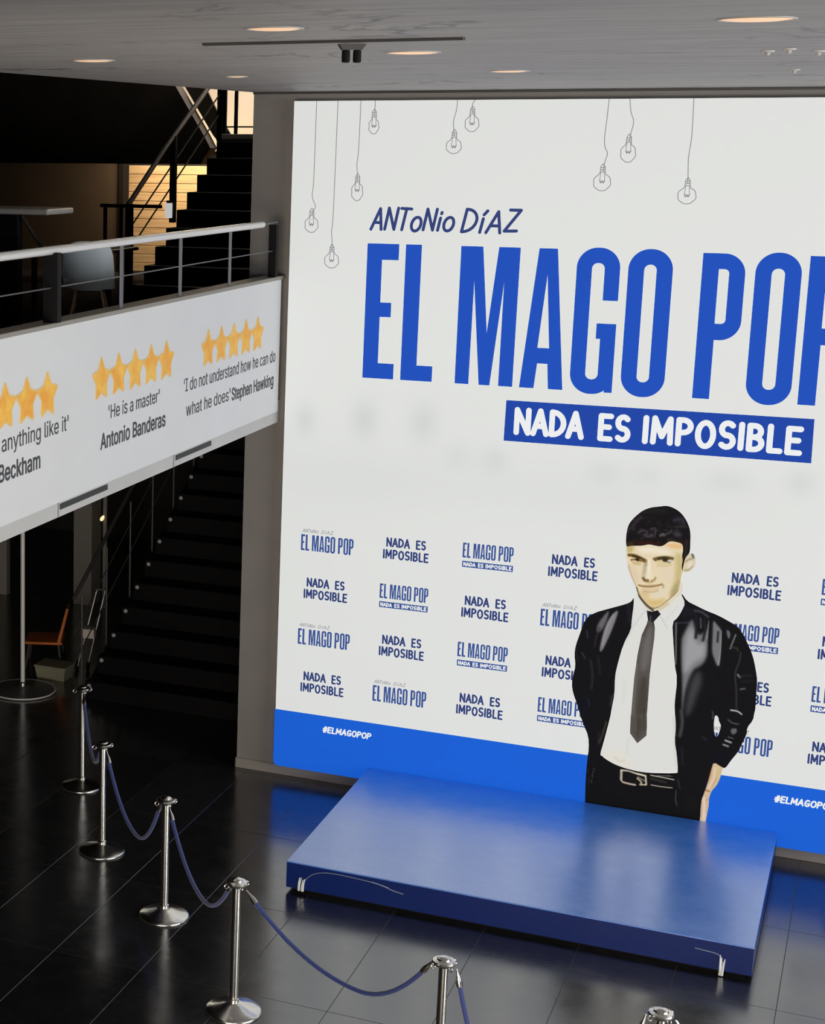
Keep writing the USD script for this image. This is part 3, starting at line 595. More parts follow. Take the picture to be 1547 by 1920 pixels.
region('jacket_half', np.vstack([B_([(300, 20), (370, 130), (500, 195), (650, 270), (830, 340), (1010, 440), (1110, 500), (1180, 600), (1260, 760), (1330, 930), (1370, 1120), (1395, 1300), (1375, 1500), (1365, 1700)]), D_([(1350, 50), (1330, 160), (1245, 260), (1240, 360), (1180, 480), (1120, 610), (1010, 740), (930, 855), (880, 840), (760, 760), (720, 880), (690, 1000), (640, 1150), (590, 1290), (500, 1330), (330, 1200), (300, 1480), (190, 1480), (200, 1180), (220, 1020), (245, 900), (225, 640), (195, 470), (215, 250), (195, 0)]),
  B_([(195, 1600), (235, 1260), (195, 1060), (175, 700), (160, 440), (240, 370), (300, 270), (350, 160), (290, 30)])]), K,
  [('p', B_([(440, 380), (480, 470), (520, 640), (680, 560), (700, 420), (670, 860), (640, 1000), (560, 1080), (470, 1120), (400, 1260), (330, 1500), (300, 1779), (300, 1200), (285, 700), (330, 600)]), (120, 120, 123), 5, .95),
   ('p', B_([(350, 620), (450, 500), (520, 760), (640, 720), (640, 940), (480, 1020), (360, 1180), (310, 1100)]), (165, 165, 167), 9, .8), ('p', B_([(420, 1260), (560, 1120), (600, 1300), (520, 1500), (420, 1779), (330, 1779)]), (72, 72, 75), 9, .8),
   ('s', B_([(500, 330), (520, 480), (500, 660)]), (26, 25, 32), 2.6, 2.5, .95), ('s', B_([(620, 400), (640, 560), (605, 700)]), (30, 29, 36), 2.4, 2.5, .95), ('s', B_([(570, 380), (575, 520)]), (120, 118, 126), 1.0, 2.0, .8), ('s', B_([(690, 420), (660, 680)]), (150, 148, 150), .8, 1.6, .8),
   ('s', B_([(480, 270), (580, 280), (680, 360)]), (92, 88, 100), 2.0, 3, .7), ('s', B_([(720, 400), (700, 700), (705, 900)]), (14, 14, 16), 2.4, 2.0, 1),
   ('p', B_([(750, 390), (830, 500), (870, 530), (860, 860), (850, 1060), (810, 1080), (770, 980), (730, 860), (745, 600)]), (122, 121, 124), 3, .95), ('s', B_([(870, 560), (860, 860), (830, 1050)]), (170, 168, 168), .8, 1.4, .9), ('s', B_([(825, 580), (815, 720)]), (28, 27, 32), 1.8, 2.0, .9),
   ('p', B_([(945, 530), (1010, 590), (985, 690), (955, 640)]), (112, 112, 116), 2, .9), ('s', B_([(1080, 620), (1030, 740), (1000, 820)]), (140, 140, 138), 1.2, 1.5, .9), ('s', B_([(1010, 800), (1100, 810), (1110, 850)]), (64, 76, 52), 1.5, 2.5, .7),
   ('s', B_([(1150, 880), (1140, 1000), (1060, 1180), (1090, 1380), (1090, 1700)]), (66, 64, 70), 1.2, 1.8, .85), ('s', B_([(1110, 1200), (1140, 1235)]), (150, 150, 148), 1.6, 1.6, .9), ('s', B_([(1150, 1410), (1210, 1400)]), (120, 118, 116), 1.4, 1.6, .8), ('s', B_([(1150, 1220), (1310, 1210)]), (38, 36, 44), 2, 3, .8),
   ('s', B_([(1180, 1300), (1330, 1290)]), (30, 30, 40), 2, 3, .7), ('s', B_([(215, 450), (215, 900), (205, 1040)]), (110, 110, 112), 1.6, 1.6, .9), ('s', B_([(250, 620), (255, 1000), (275, 1400), (250, 1700)]), (10, 11, 9), 2.4, 2.0, 1), ('p', B_([(250, 360), (350, 180), (480, 250), (440, 370)]), (22, 21, 32), 5, .9), ('s', B_([(230, 450), (400, 440)]), (84, 82, 94), 1.0, 2, .7),
   ('s', D_([(1010, 10), (1110, 25), (1165, 70)]), (190, 190, 186), 1.4, 1.2, .95), ('s', D_([(970, 150), (1030, 200), (1120, 215)]), (92, 92, 88), 1.2, 1.6, .9), ('p', D_([(1000, 280), (1100, 270), (1090, 350), (1020, 370)]), (110, 108, 114), 2, .9), ('s', D_([(930, 450), (1010, 480)]), (176, 174, 176), 1.6, 1.4, .95), ('s', D_([(900, 510), (970, 535)]), (150, 148, 150), 1.6, 1.4, .95), ('s', D_([(970, 400), (1040, 420)]), (110, 108, 112), 1.0, 1.4, .8),
   ('s', D_([(740, 30), (760, 90), (740, 130)]), (84, 84, 92), 1.2, 1.6, .8), ('s', D_([(290, 20), (310, 200), (270, 380)]), (74, 78, 76), 3, 3.5, .85), ('s', D_([(300, 560), (310, 800)]), (34, 33, 40), 2, 3, .8), ('p', D_([(700, 650), (900, 620), (1000, 700), (880, 800)]), (9, 16, 26), 6, .7),
   ('s', D_([(215, 1180), (205, 1330), (230, 1390)]), (88, 84, 86), .8, 1.2, .85), ('s', D_([(240, 1020), (270, 1140)]), (70, 66, 68), 1.0, 1.8, .7), ('s', D_([(680, 850), (700, 960), (640, 1130)]), (40, 16, 10), 1.5, 2.5, .7), ('s', D_([(600, 400), (650, 440)]), (40, 40, 48), 2, 3, .8)], .0024, man, 1.25,
  holes=[D_([(785, 75), (830, 110), (835, 170), (870, 230), (850, 310), (815, 400), (785, 405), (760, 300), (765, 150)])], rounds=1)
# tie
region('tie', np.vstack([A_([(1180, 265), (1260, 285), (1340, 262), (1385, 320), (1320, 390), (1285, 430), (1300, 520), (1290, 680), (1260, 900), (1225, 1200), (1185, 1779)]), C_([(1028, 0), (1030, 250), (1022, 380), (890, 490), (785, 345), (795, 100)]), A_([(955, 1779), (1000, 1250), (1050, 900), (1110, 620), (1180, 470), (1200, 400)])]), (84, 80, 76),
  [('p', A_([(1180, 255), (1400, 255), (1400, 390), (1290, 440), (1190, 420)]), (20, 20, 26), 2, 1), ('s', A_([(1240, 350), (1230, 420)]), (96, 92, 100), 1.2, 1.6, .9), ('s', A_([(1280, 400), (1290, 480)]), (40, 36, 42), 2, 2.5, .8), ('s', A_([(1190, 470), (1150, 640)]), (78, 56, 58), 2.0, 3, .8),
   ('p', A_([(1220, 500), (1270, 560), (1230, 1000), (1150, 1150), (1080, 1100), (1130, 700)]), (110, 106, 104), 7, .8), ('s', A_([(1040, 1050), (1010, 1400), (985, 1779)]), (112, 110, 100), 1.6, 2.5, .7), ('p', np.vstack([A_([(1080, 1230), (1200, 1230), (1180, 1779), (1040, 1779)]), C_([(1000, 150), (900, 470), (850, 300)])]), (66, 60, 52), 6, .8),
   ('s', C_([(870, 40), (860, 300)]), (92, 88, 72), 1.5, 2.5, .7), ('s', C_([(990, 0), (990, 300)]), (52, 46, 40), 1.4, 2.5, .6)], .0026, man, 1.1, rounds=0)
# neck, ear and face
SK = (229, 213, 180)
region('neck', F_([(345, 1430), (380, 1560), (500, 1720), (560, 1800), (640, 1830), (760, 1800), (900, 1690), (1030, 1570), (1090, 1480), (1080, 1300), (700, 1300)]), (226, 216, 194),
  [('s', F_([(385, 1560), (500, 1690), (620, 1785)]), (58, 44, 26), 2.2, 2.2, .9), ('s', F_([(700, 1780), (860, 1690)]), (196, 178, 140), 2.0, 3, .6), ('s', F_([(1000, 1560), (1080, 1480), (1085, 1350)]), (206, 204, 196), 1.0, 1.8, .7)], .0022, man, 1.0)
region('ear', F_([(1060, 960), (1130, 950), (1200, 895), (1255, 900), (1285, 960), (1290, 1050), (1270, 1110), (1220, 1165), (1150, 1195), (1090, 1185), (1060, 1120)]), (216, 202, 176),
  [('s', F_([(1240, 915), (1255, 960)]), (96, 100, 84), 2.2, 2, .9), ('s', F_([(1130, 1030), (1190, 990), (1230, 985)]), (160, 140, 116), 1.6, 2, .85), ('s', F_([(1100, 1160), (1180, 1160), (1240, 1100)]), (150, 140, 110), 1.2, 1.8, .8), ('p', F_([(1160, 1030), (1250, 1010), (1230, 1110), (1160, 1140)]), (232, 224, 200), 4, .7)], .0024, man, .8)
region('face', F_([(215, 700), (205, 850), (208, 960), (222, 1070), (250, 1180), (290, 1290), (335, 1380), (362, 1450), (390, 1540), (440, 1610), (510, 1685), (570, 1740), (640, 1768), (720, 1742), (800, 1692), (880, 1622), (960, 1555), (1025, 1475), (1045, 1370), (1075, 1200), (1120, 1150), (1130, 1000), (1110, 850), (1110, 680), (800, 600), (400, 620)]), SK,
  [('p', F_([(200, 760), (330, 770), (300, 880), (215, 900)]), (186, 166, 96), 5, .75), ('p', F_([(360, 800), (620, 790), (760, 830), (900, 860), (860, 930), (640, 900), (420, 890)]), (240, 232, 212), 6, .8), ('p', F_([(800, 750), (1090, 740), (1090, 830), (900, 810)]), (226, 176, 116), 5, .8),
   ('p', F_([(960, 900), (1090, 900), (1100, 1180), (1040, 1400), (960, 1560), (880, 1600), (950, 1350), (980, 1100)]), (196, 178, 118), 7, .8), ('p', F_([(1000, 1350), (1060, 1300), (1020, 1480), (900, 1600), (900, 1480)]), (158, 146, 106), 6, .7),
   ('p', F_([(215, 1050), (330, 1100), (420, 1260), (380, 1400), (300, 1290), (240, 1170)]), (222, 200, 170), 6, .7), ('s', F_([(235, 1090), (280, 1250), (340, 1380), (365, 1450)]), (176, 156, 128), 1.2, 2.4, .8), ('s', F_([(362, 1440), (400, 1555), (500, 1680), (570, 1745)]), (66, 52, 30), 1.6, 1.8, .9), ('s', F_([(560, 1745), (640, 1770), (720, 1745)]), (46, 36, 24), 1.6, 2.0, .9),
   ('s', F_([(730, 1740), (860, 1640), (960, 1560), (1030, 1470)]), (136, 112, 66), 1.8, 2.6, .85), ('p', F_([(440, 1560), (620, 1640), (840, 1590), (760, 1700), (640, 1750), (540, 1690)]), (214, 182, 116), 6, .85), ('p', F_([(420, 1480), (560, 1500), (560, 1580), (430, 1560)]), (206, 178, 120), 6, .7),
   ('p', F_([(640, 1480), (780, 1480), (780, 1580), (660, 1590)]), (222, 214, 196), 5, .8), ('p', F_([(770, 1120), (930, 1180), (900, 1330), (790, 1290)]), (228, 208, 188), 8, .8),
   ('s', F_([(500, 1060), (490, 1160), (480, 1260)]), (170, 160, 128), 3.0, 4, .75), ('s', F_([(560, 1010), (560, 1150), (555, 1280)]), (244, 236, 216), 2.4, 4, .85), ('p', F_([(500, 1200), (640, 1220), (660, 1300), (560, 1340), (480, 1290)]), (236, 222, 188), 5, .6),
   ('s', F_([(470, 1290), (500, 1325), (540, 1325)]), (104, 78, 40), 2.4, 2.4, .95), ('s', F_([(600, 1330), (650, 1310), (660, 1280)]), (150, 122, 74), 1.6, 2.2, .85), ('s', F_([(520, 1345), (570, 1355), (620, 1340)]), (176, 150, 98), 1.2, 2.0, .8),
   ('s', F_([(400, 1395), (470, 1415), (560, 1420), (660, 1408), (760, 1385)]), (126, 96, 50), 1.3, 1.6, .95), ('s', F_([(440, 1400), (560, 1398), (690, 1392)]), (190, 154, 104), 1.0, 1.6, .7), ('s', F_([(450, 1450), (580, 1465), (700, 1440)]), (220, 188, 148), 1.6, 2.2, .8), ('s', F_([(760, 1375), (790, 1400), (780, 1430)]), (156, 150, 104), 1.4, 2.2, .8), ('s', F_([(480, 1490), (600, 1505), (700, 1480)]), (176, 148, 100), 1.2, 2.2, .6),
   ('s', F_([(245, 925), (320, 925), (400, 955), (505, 1010)]), (84, 58, 16), 2.5, 2.2, .95), ('s', F_([(300, 940), (420, 970)]), (52, 34, 10), 1.5, 1.8, .9), ('s', F_([(640, 985), (720, 965), (820, 955), (930, 975)]), (92, 72, 24), 2.2, 2.2, .95), ('s', F_([(700, 975), (800, 962), (860, 975)]), (48, 38, 14), 1.6, 1.6, .9),
   ('s', F_([(285, 1000), (350, 990), (420, 1010), (500, 1025)]), (90, 66, 28), 1.6, 1.8, .9), ('p', F_([(345, 965), (410, 975), (405, 1020), (355, 1015)]), (52, 26, 8), 1.8, .95), ('s', F_([(300, 1030), (380, 1045), (450, 1030)]), (196, 172, 116), 1.4, 2.0, .8), ('s', F_([(320, 1060), (420, 1070)]), (178, 152, 96), 1.2, 2.2, .6), ('s', F_([(300, 1008), (335, 1012)]), (206, 190, 150), .9, 1.0, .8),
   ('s', F_([(660, 1010), (740, 985), (840, 985), (930, 1000)]), (70, 52, 22), 1.3, 1.5, .9), ('p', F_([(765, 975), (850, 980), (850, 1035), (775, 1030)]), (44, 34, 16), 2.0, .95), ('s', F_([(880, 1005), (930, 1010)]), (214, 204, 206), 1.4, 1.4, .9), ('s', F_([(690, 1010), (740, 1020)]), (206, 184, 120), 1.2, 1.4, .8), ('s', F_([(700, 1050), (800, 1055), (900, 1040)]), (214, 196, 136), 1.8, 2.4, .8), ('s', F_([(840, 1030), (890, 1040)]), (96, 88, 84), 1.0, 1.4, .8), ('s', F_([(690, 1085), (800, 1100), (900, 1080)]), (188, 164, 110), 1.2, 2.4, .5),
   ('s', F_([(505, 1005), (530, 1040), (510, 1090)]), (166, 148, 104), 1.4, 2.2, .7)], .0026, man, .75)
hr_ = random.Random(11); CURLS = []
for _ in range(64):
    u, v = hr_.uniform(250, 1120), hr_.uniform(300, 700); a = hr_.uniform(-.5, 1.2); n_ = hr_.uniform(40, 90); g_ = hr_.choice((6, 8, 34, 44, 58, 70 if v > 470 else 40))
    CURLS.append(('s', F_([(u, v), (u + n_ * .5 * math.cos(a) + 14, v + n_ * .5 * math.sin(a) - 16), (u + n_ * math.cos(a), v + n_ * math.sin(a))]), (g_, g_ * .93, g_ * 1.02), 1.0, 2.2, .55))
region('hair', F_([(205, 800), (200, 700), (205, 600), (230, 470), (290, 375), (380, 290), (470, 222), (590, 178), (720, 165), (845, 150), (960, 192), (1050, 252), (1130, 350), (1190, 480), (1212, 600), (1205, 760), (1200, 890), (1130, 960), (1100, 1080), (1078, 1185), (1072, 1100), (1088, 1000), (1075, 940), (1095, 850), (1088, 745), (960, 712), (870, 708), (805, 765), (740, 790), (650, 775), (560, 752), (470, 775), (380, 778), (270, 778)]), (19, 16, 20),
  CURLS + [('p', F_([(230, 690), (560, 700), (800, 720), (780, 780), (560, 750), (260, 775)]), (52, 24, 12), 4, .85), ('p', F_([(215, 720), (330, 740), (260, 790), (210, 790)]), (70, 62, 24), 4, .7), ('p', F_([(830, 670), (960, 690), (1000, 710), (860, 705)]), (82, 66, 28), 4, .7), ('p', F_([(1020, 690), (1100, 720), (1090, 790), (1040, 740)]), (84, 30, 12), 4, .7),
   ('s', F_([(400, 570), (470, 530), (540, 560), (520, 600)]), (82, 75, 84), 1.5, 3.0, .75), ('s', F_([(480, 600), (560, 650), (600, 600)]), (88, 79, 90), 1.5, 3.0, .75), ('s', F_([(600, 510), (660, 500), (670, 570), (640, 620)]), (76, 69, 78), 1.6, 3.2, .75), ('s', F_([(740, 620), (780, 590), (800, 620)]), (118, 111, 117), 1.8, 3.0, .85), ('s', F_([(820, 600), (900, 570), (910, 540)]), (88, 86, 82), 1.5, 3.0, .75), ('p', F_([(930, 560), (1040, 550), (1080, 640), (960, 640)]), (66, 66, 68), 5, .85),
   ('s', F_([(300, 480), (350, 400), (430, 330)]), (52, 48, 52), 3, 4, .8), ('s', F_([(960, 380), (1060, 350), (1100, 420)]), (58, 52, 66), 3, 4, .8), ('s', F_([(980, 480), (1140, 480)]), (62, 58, 62), 2, 3, .7), ('s', F_([(220, 560), (260, 500), (330, 520)]), (50, 48, 50), 2.5, 3.5, .7), ('s', F_([(480, 250), (640, 225), (800, 235)]), (30, 34, 34), 3, 5, .8),
   ('s', F_([(690, 560), (700, 650), (650, 720)]), (12, 8, 10), 1.5, 2.0, .9), ('s', F_([(820, 640), (800, 700), (760, 760)]), (16, 14, 6), 2, 2.2, .9), ('s', F_([(1150, 700), (1140, 880), (1100, 1000)]), (52, 40, 36), 2.5, 3, .7), ('s', F_([(430, 620), (380, 680), (340, 740)]), (28, 18, 20), 2, 2.5, .8)], .0028, man, .75)


# ------------------------------------------------------------------ platform
plat = thing('platform', 'low glossy blue photo platform on the dark floor before the poster wall', 'platform')
PA, PB, PD, PK, PH, PL = 0.945, 4.527, -2.466, -0.041, 0.2615, 0.035
obj('deck_top', cbx(PA, PB, PD, PK, PH - 0.012, PH, 0.003), 'deck', plat)
obj('front_panel', cbx(PA + .001, PB - .001, PD + .001, PD + 0.03, PL, PH - 0.012, 0.002), 'deck_side', plat)
obj('side_panel', cbx(PA + .001, PA + 0.03, PD + 0.03, PK, PL, PH - 0.012, 0.002), 'deck_side', plat)
obj('side_panel', cbx(PB - 0.03, PB - .001, PD + 0.03, PK, PL, PH - 0.012, 0.002), 'deck_side', plat)
obj('plinth', bx(PA + 0.05, PB - 0.05, PD + 0.06, PK - 0.02, 0.0, 0.20), 'black', plat)
YF = PD - 0.0035
def on_front(pts, seed=0):
    c = chaikin(pts, 3); rr = np.random.default_rng(seed)
    return np.stack([c[:, 0], np.full(len(c), YF) + rr.uniform(-.001, .001, len(c)), c[:, 1]], 1)
obj('film_crease', tube(on_front([(1.078, .06), (1.10, .11), (1.14, .165), (1.20, .205), (1.30, .226), (1.42, .228), (1.56, .222), (1.70, .213), (1.80, .195)], 1), 0.0034, 6), 'film', plat, 40)
obj('film_crease', tube(on_front([(1.66, .218), (1.75, .204), (1.83, .178), (1.92, .165)], 2), 0.0045, 6), 'film', plat, 40)
obj('film_crease', tube(on_front([(4.12, .178), (4.20, .172), (4.27, .168), (4.305, .15), (4.318, .11)], 3), 0.004, 6), 'film', plat, 40)
def tuft(cx, cz, w, h, seed):
    rr = np.random.default_rng(seed); n = 26
    out = []
    for k in range(4):
        x = cx + (k - 1.5) * w / 4; zt = cz + h * rr.uniform(.6, 1.0)
        p = np.stack([x + rr.uniform(-.5, .5) * w * np.linspace(0, 1, 7) * .6, YF - .006 - .02 * np.sin(np.linspace(0, 2.6, 7)), np.linspace(zt, max(.004, cz), 7)], 1)
        out.append(tube(p, np.linspace(.004, .011, 7), 6))
    return cat(*out)
obj('film_tuft', tuft(1.085, 0.035, 0.06, 0.11, 4), 'film_white', plat, 40)
obj('film_tuft', tuft(4.318, 0.010, 0.045, 0.165, 5), 'film_white', plat, 40)

# ------------------------------------------------------------------ rope stanchions
POSTS = [(-1.5616, -1.0556), (-0.7485, -2.3911), (0.2278, -3.3526), (1.2601, -4.5757), (2.845, -5.13), (4.163, -5.228), (5.55, -5.05)]
SLAB = ['chrome rope stanchion farthest back, in front of the dark stairs', 'second chrome rope stanchion from the dark stairs, at left', 'middle chrome rope stanchion, two posts left of the platform corner',
        'chrome rope stanchion with mirror-bright domed base nearest the platform corner', 'chrome rope stanchion before the platform front, its base cut off below', 'chrome rope stanchion of which only the cap shows at the bottom edge',
        'chrome rope stanchion just past the bottom right corner, end of the rope line']
def make_stanchion():
    t = thing('rope_stanchion', SLAB[0], 'stanchion', (*POSTS[0], 0), 0, 'chrome rope stanchions')
    obj('base', lathe([(0, 0), (.196, 0), (.200, .006), (.198, .014), (.190, .022), (.150, .036), (.100, .052), (.060, .066), (.042, .074), (0, .074)], 48), 'chrome', t, 35)
    obj('pole', lathe([(0, .066), (.037, .066), (.037, .098), (.030, .104), (.030, .952), (0, .952)], 28), 'chrome', t, 35)
    obj('cap', lathe([(0, .940), (.034, .940), (.036, .952), (.064, .956), (.074, .964), (.076, .975), (.070, .984), (.045, .990), (.040, 1.000), (.022, 1.008), (0, 1.010)], 36), 'chrome', t, 35)
    for k in range(4):
        a = math.pi / 4 + k * math.pi / 2
        ring = np.array([(0.076 * math.cos(a) + .017 * math.cos(a) * math.cos(q), 0.076 * math.sin(a) + .017 * math.sin(a) * math.cos(q), .957 + .017 * math.sin(q)) for q in np.linspace(0, 2 * math.pi, 14)])
        obj('rope_ring', tube(ring, .0042, 6, False), 'chrome', t, 40)
    return t
s0 = make_stanchion()
for p, l in zip(POSTS[1:], SLAB[1:]): dup(s0, (*p, 0), 0, l)

ROPES = [(0, 1, .60, .57, 'blue rope hanging slackly between the two stanchions nearest the stairs'), (1, 2, .45, .58, 'blue rope between the second and middle stanchions'), (2, 3, .54, .57, 'blue rope between the middle stanchion and the one by the platform corner'),
         (3, 4, .54, .62, 'longest dark blue rope in a wide curve before the platform front'), (4, 5, .06, .5, 'blue rope hanging almost straight down beside the fifth stanchion'), (5, 6, .5, .5, 'blue rope clipped at the bottom right stanchion')]
for i, j, zl, tl, lab in ROPES:
    a, b = np.array(POSTS[i]), np.array(POSTS[j]); d = b - a; L = np.linalg.norm(d); u = d / L
    s0_, s1_ = 0.085 / L, 1 - 0.085 / L
    t = np.linspace(s0_, s1_, 41)
    ztop = 0.945
    # parabola-like sag with its low point shifted
    q = np.where(t < tl, (tl - t) / (tl - s0_), (t - tl) / (s1_ - tl))
    z = zl + (ztop - zl) * q ** (2.0 if zl > .2 else 3.2)
    pts = np.stack([a[0] + d[0] * t, a[1] + d[1] * t, z], 1)
    rp = thing('barrier_rope', lab, 'rope', group='blue ropes between the stanchions')
    seg = np.linalg.norm(np.diff(pts, axis=0), axis=1); s = np.concatenate([[0], np.cumsum(seg)])
    def at(x): return np.array([np.interp(x, s, pts[:, k]) for k in range(3)])
    core = np.array([at(x) for x in np.linspace(.10, s[-1] - .10, 48)])
    obj('cord', tube(core, .0155, 10), 'rope', rp, 50)
    for sa, sb in ((0.0, .115), (s[-1], s[-1] - .115)):
        hp = np.array([at(x) for x in np.linspace(sa, sb, 6)])
        obj('snap_hook', tube(hp, [.007, .009, .013, .019, .021, .020], 10), 'chrome', rp, 40)

# ------------------------------------------------------------------ ceiling fittings
LAMPS = [((0.883, -6.263), 'warm recessed downlight at the left of the ceiling above the quote banner', .122), ((2.714, -8.537), 'half-lit recessed downlight just above the ceiling track', .118),
         ((4.491, -8.385), 'largest orange recessed downlight at the top right of the ceiling', .138), ((2.741, -6.474), 'thin bright recessed downlight right of the track spotlight', .138),
         ((2.706, -3.963), 'recessed downlight nearest the top edge of the poster wall', .128), ((0.794, -3.702), 'small recessed downlight above the stairwell pillar', .082)]
def make_lamp(k):
    (x, y), lab, rr = LAMPS[k]
    t = thing('ceiling_downlight', lab, 'ceiling light', (x, y, ZC), 0, 'round recessed downlights')
    obj('trim_ring', lathe([(rr - .014, 0.0), (rr - .012, -.004), (rr - .004, -.005), (rr, -.003), (rr, 0.0)], 40), 'lamp_trim', t, 40)
    obj('diffuser', lathe([(0, -.008), (rr * .35, -.0078), (rr * .65, -.0065), (rr - .014, -.002)], 40), 'lamp_glow', t, 40)
for k in range(len(LAMPS)): make_lamp(k)
tr = thing('ceiling_track', 'thin dark lighting track on the concrete ceiling', 'track')
obj('rail', cbx(2.07, 3.265, -7.665, -7.625, ZC - 0.012, ZC + 0.001, .002), 'dark_grey', tr)
sp = thing('track_spotlight', 'small dark twin-head spotlight hanging below the ceiling track', 'spotlight', (2.667, -7.30, ZC), 26)
obj('mount', cat(trimesh.convex.convex_hull(np.array([(-.062, -.03, 0), (.062, -.03, 0), (-.062, .03, 0), (.062, .03, 0), (-.045, -.025, -.026), (.045, -.025, -.026), (-.045, .025, -.026), (.045, .025, -.026)]))), 'dark_grey', sp)
for s_ in (-1, 1):
    h = obj('head', lathe([(0, -.024), (.014, -.024), (.019, -.032), (.019, -.078), (.015, -.082), (0, -.076)], 20).apply_translation((s_ * .026, 0, 0)), 'black', sp, 40)
for (x, y), lab in (((4.36, -5.99), 'small white ceiling nozzle at left of the group at top right'), ((4.466, -6.161), 'small white ceiling nozzle in the middle of the group at top right'), ((4.583, -5.90), 'small white ceiling nozzle by the right edge of the picture'), ((4.344, -3.60), 'small white ceiling nozzle nearest the poster wall at top right')):
    nz = thing('ceiling_nozzle', lab, 'nozzle', (x, y, ZC), 0, 'small white ceiling nozzles')
    obj('flange', lathe([(0, 0), (.034, 0), (.032, -.006), (.016, -.009), (0, -.009)], 20), 'lamp_trim', nz, 40)
    obj('jet', lathe([(0, -.008), (.011, -.008), (.013, -.018), (.006, -.024), (0, -.024)], 14), 'lamp_trim', nz, 40)

# ------------------------------------------------------------------ lower stairs and dark undercroft
RISE, RUN = 0.204, 0.331
low = thing('lower_staircase', 'black staircase with a row of step lights in the dark opening at left', 'staircase', kind=None)
LX, LY = -2.66, 1.39
for k in range(15):
    y = LY + RUN * k
    obj('step', cbx(LX, -0.02, y, y + RUN + 0.02, 0 if k == 0 else RISE * k - 0.03, RISE * (k + 1), 0.006), 'step', low)
    d = lathe([(0, 0), (.024, 0), (.022, .010), (0, .014)], 14)
    d.apply_transform(trimesh.transformations.rotation_matrix(math.pi / 2, (1, 0, 0))); d.apply_translation((LX + 0.05, y - 0.0005, RISE * (k + 1) - 0.05))
    obj('step_light', d, 'step_glow', low, 40)
obj('stringer', on_side(Polygon([(LY, 0)] + [(LY + RUN * 15, RISE * 15), (LY + RUN * 15, RISE * 15 - .5), (LY + .8, 0)]), LX - .05, 0.045), 'black', low)
hr = thing('stair_balustrade', 'dark sloping handrail with slim posts beside the lower black stairs', 'railing')
HX = -2.75
obj('handrail', tube([(HX, LY - .1, 1.16), (HX, LY + 3.3, 1.16 + 3.4 * RISE / RUN)], 0.024, 8), 'dark_grey', hr, 40)
for k in range(0, 12, 2):
    y = LY + RUN * k + .1
    obj('baluster', tube([(HX, y, RISE * k), (HX, y, RISE * k + 1.14)], 0.012, 6), 'dark_grey', hr, 40)
for q in (0.35, 0.7):
    obj('middle_rail', tube([(HX, LY - .1, q + .06), (HX, LY + 3.3, q + .06 + 3.4 * RISE / RUN)], 0.008, 6), 'dark_grey', hr, 40)
tag(obj('column', bx(-4.50, -4.24, 5.0, 5.3, 0, ZS + .05), 'column_grey'), 'square grey column in the dark behind the lower stairs', 'column')
tag(obj('steel_column', tube([(-4.05, 5.0, 0), (-4.05, 5.0, ZS + .05)], .03, 12), 'column_grey', None, 40), 'slim grey column right of the square one in the dark', 'column')
tag(obj('wall_panel', bx(-5.75, -5.5, 5.0, 5.1, 0, 2.4), 'column_grey'), 'grey upright panel at the left edge in the dark undercroft', 'panel')
wl = thing('wall_lamp', 'tiny glowing amber lamp on the slim column below the balcony', 'lamp')
lp = lathe([(0, -.045), (.02, -.03), (.026, 0), (.014, .04), (0, .05)], 12); lp.apply_transform(trimesh.transformations.rotation_matrix(.55, (0, 1, 0))); lp.apply_translation((-4.055, 4.92, 1.22))
obj('shade', lp, 'wall_lamp_glow', wl, 40)
obj('bracket', tube([(-4.05, 4.975, 1.25), (-4.055, 4.93, 1.235)], .008, 6), 'dark_grey', wl)
gp = thing('floor_pole', 'slim pale grey pole on a round black base at the far left', 'pole', (-3.40, 1.33, 0))
obj('pole', tube([(0, 0, .06), (0, 0, 1.5), (0, 0, 2.9)], .026, 14), 'grey_metal', gp, 40)
obj('base', lathe([(0, 0), (.36, 0), (.365, .012), (.35, .022), (.12, .045), (.05, .06), (0, .06)], 40), 'dark_grey', gp, 40)
obj('base_rim', lathe([(.352, .015), (.372, .010), (.376, .018), (.370, .026), (.352, .024)], 40), 'grey_metal', gp, 40)
obj('socket', lathe([(0, .055), (.036, .055), (.036, .10), (.027, .11), (0, .11)], 16), 'steel', gp, 40)
# odds and ends stored beside the stairs
oc = thing('orange_chair', 'orange plastic chair stored in the dark beside the lower stairs', 'chair', (-3.62, 2.35, 0), 20)
obj('seat', rbx(-.22, .22, -.22, .22, .30, .335, .015), 'orange', oc, 40)
obj('backrest', trimesh.convex.convex_hull(np.array([(x, y, z) for x, y, z in [(.16, -.22, .335), (.16, .22, .335), (.20, -.22, .335), (.20, .22, .335), (.25, -.06, .70), (.25, .16, .70), (.28, -.06, .70), (.28, .16, .70)]])), 'orange', oc)
for sx in (-1, 1):
    for sy in (-1, 1): obj('leg', tube([(.17 * sx, .17 * sy, .31), (.21 * sx, .21 * sy, 0)], .014, 8), 'dark_grey', oc, 40)
tb = thing('storage_tub', 'pale olive tub on the floor behind the floor pole base', 'tub', (-3.30, 1.95, 0))
obj('body', trimesh.convex.convex_hull(np.array([(sx * (.17 if z < .1 else .19), sy * (.12 if z < .1 else .14), z) for sx in (-1, 1) for sy in (-1, 1) for z in (0, .14)])), 'tub', tb)
obj('lid', cbx(-.20, .20, -.15, .15, .14, .165, .006), 'tub', tb)
tl = thing('folded_trolley', 'folded silver trolley with a pale box leaning beside the lower stairs', 'trolley', (-3.10, 2.35, 0), 10)
obj('frame', cat(tube([(-.10, 0, .02), (.10, .12, .95)], .014, 8), tube([(.02, 0, .02), (.20, .12, .95)], .014, 8), tube([(.10, .12, .95), (.20, .12, .95)], .014, 8)), 'steel', tl, 40)
obj('load_box', cbx(-.02, .13, -.12, 0.0, .42, .53, .006), 'table_white', tl)
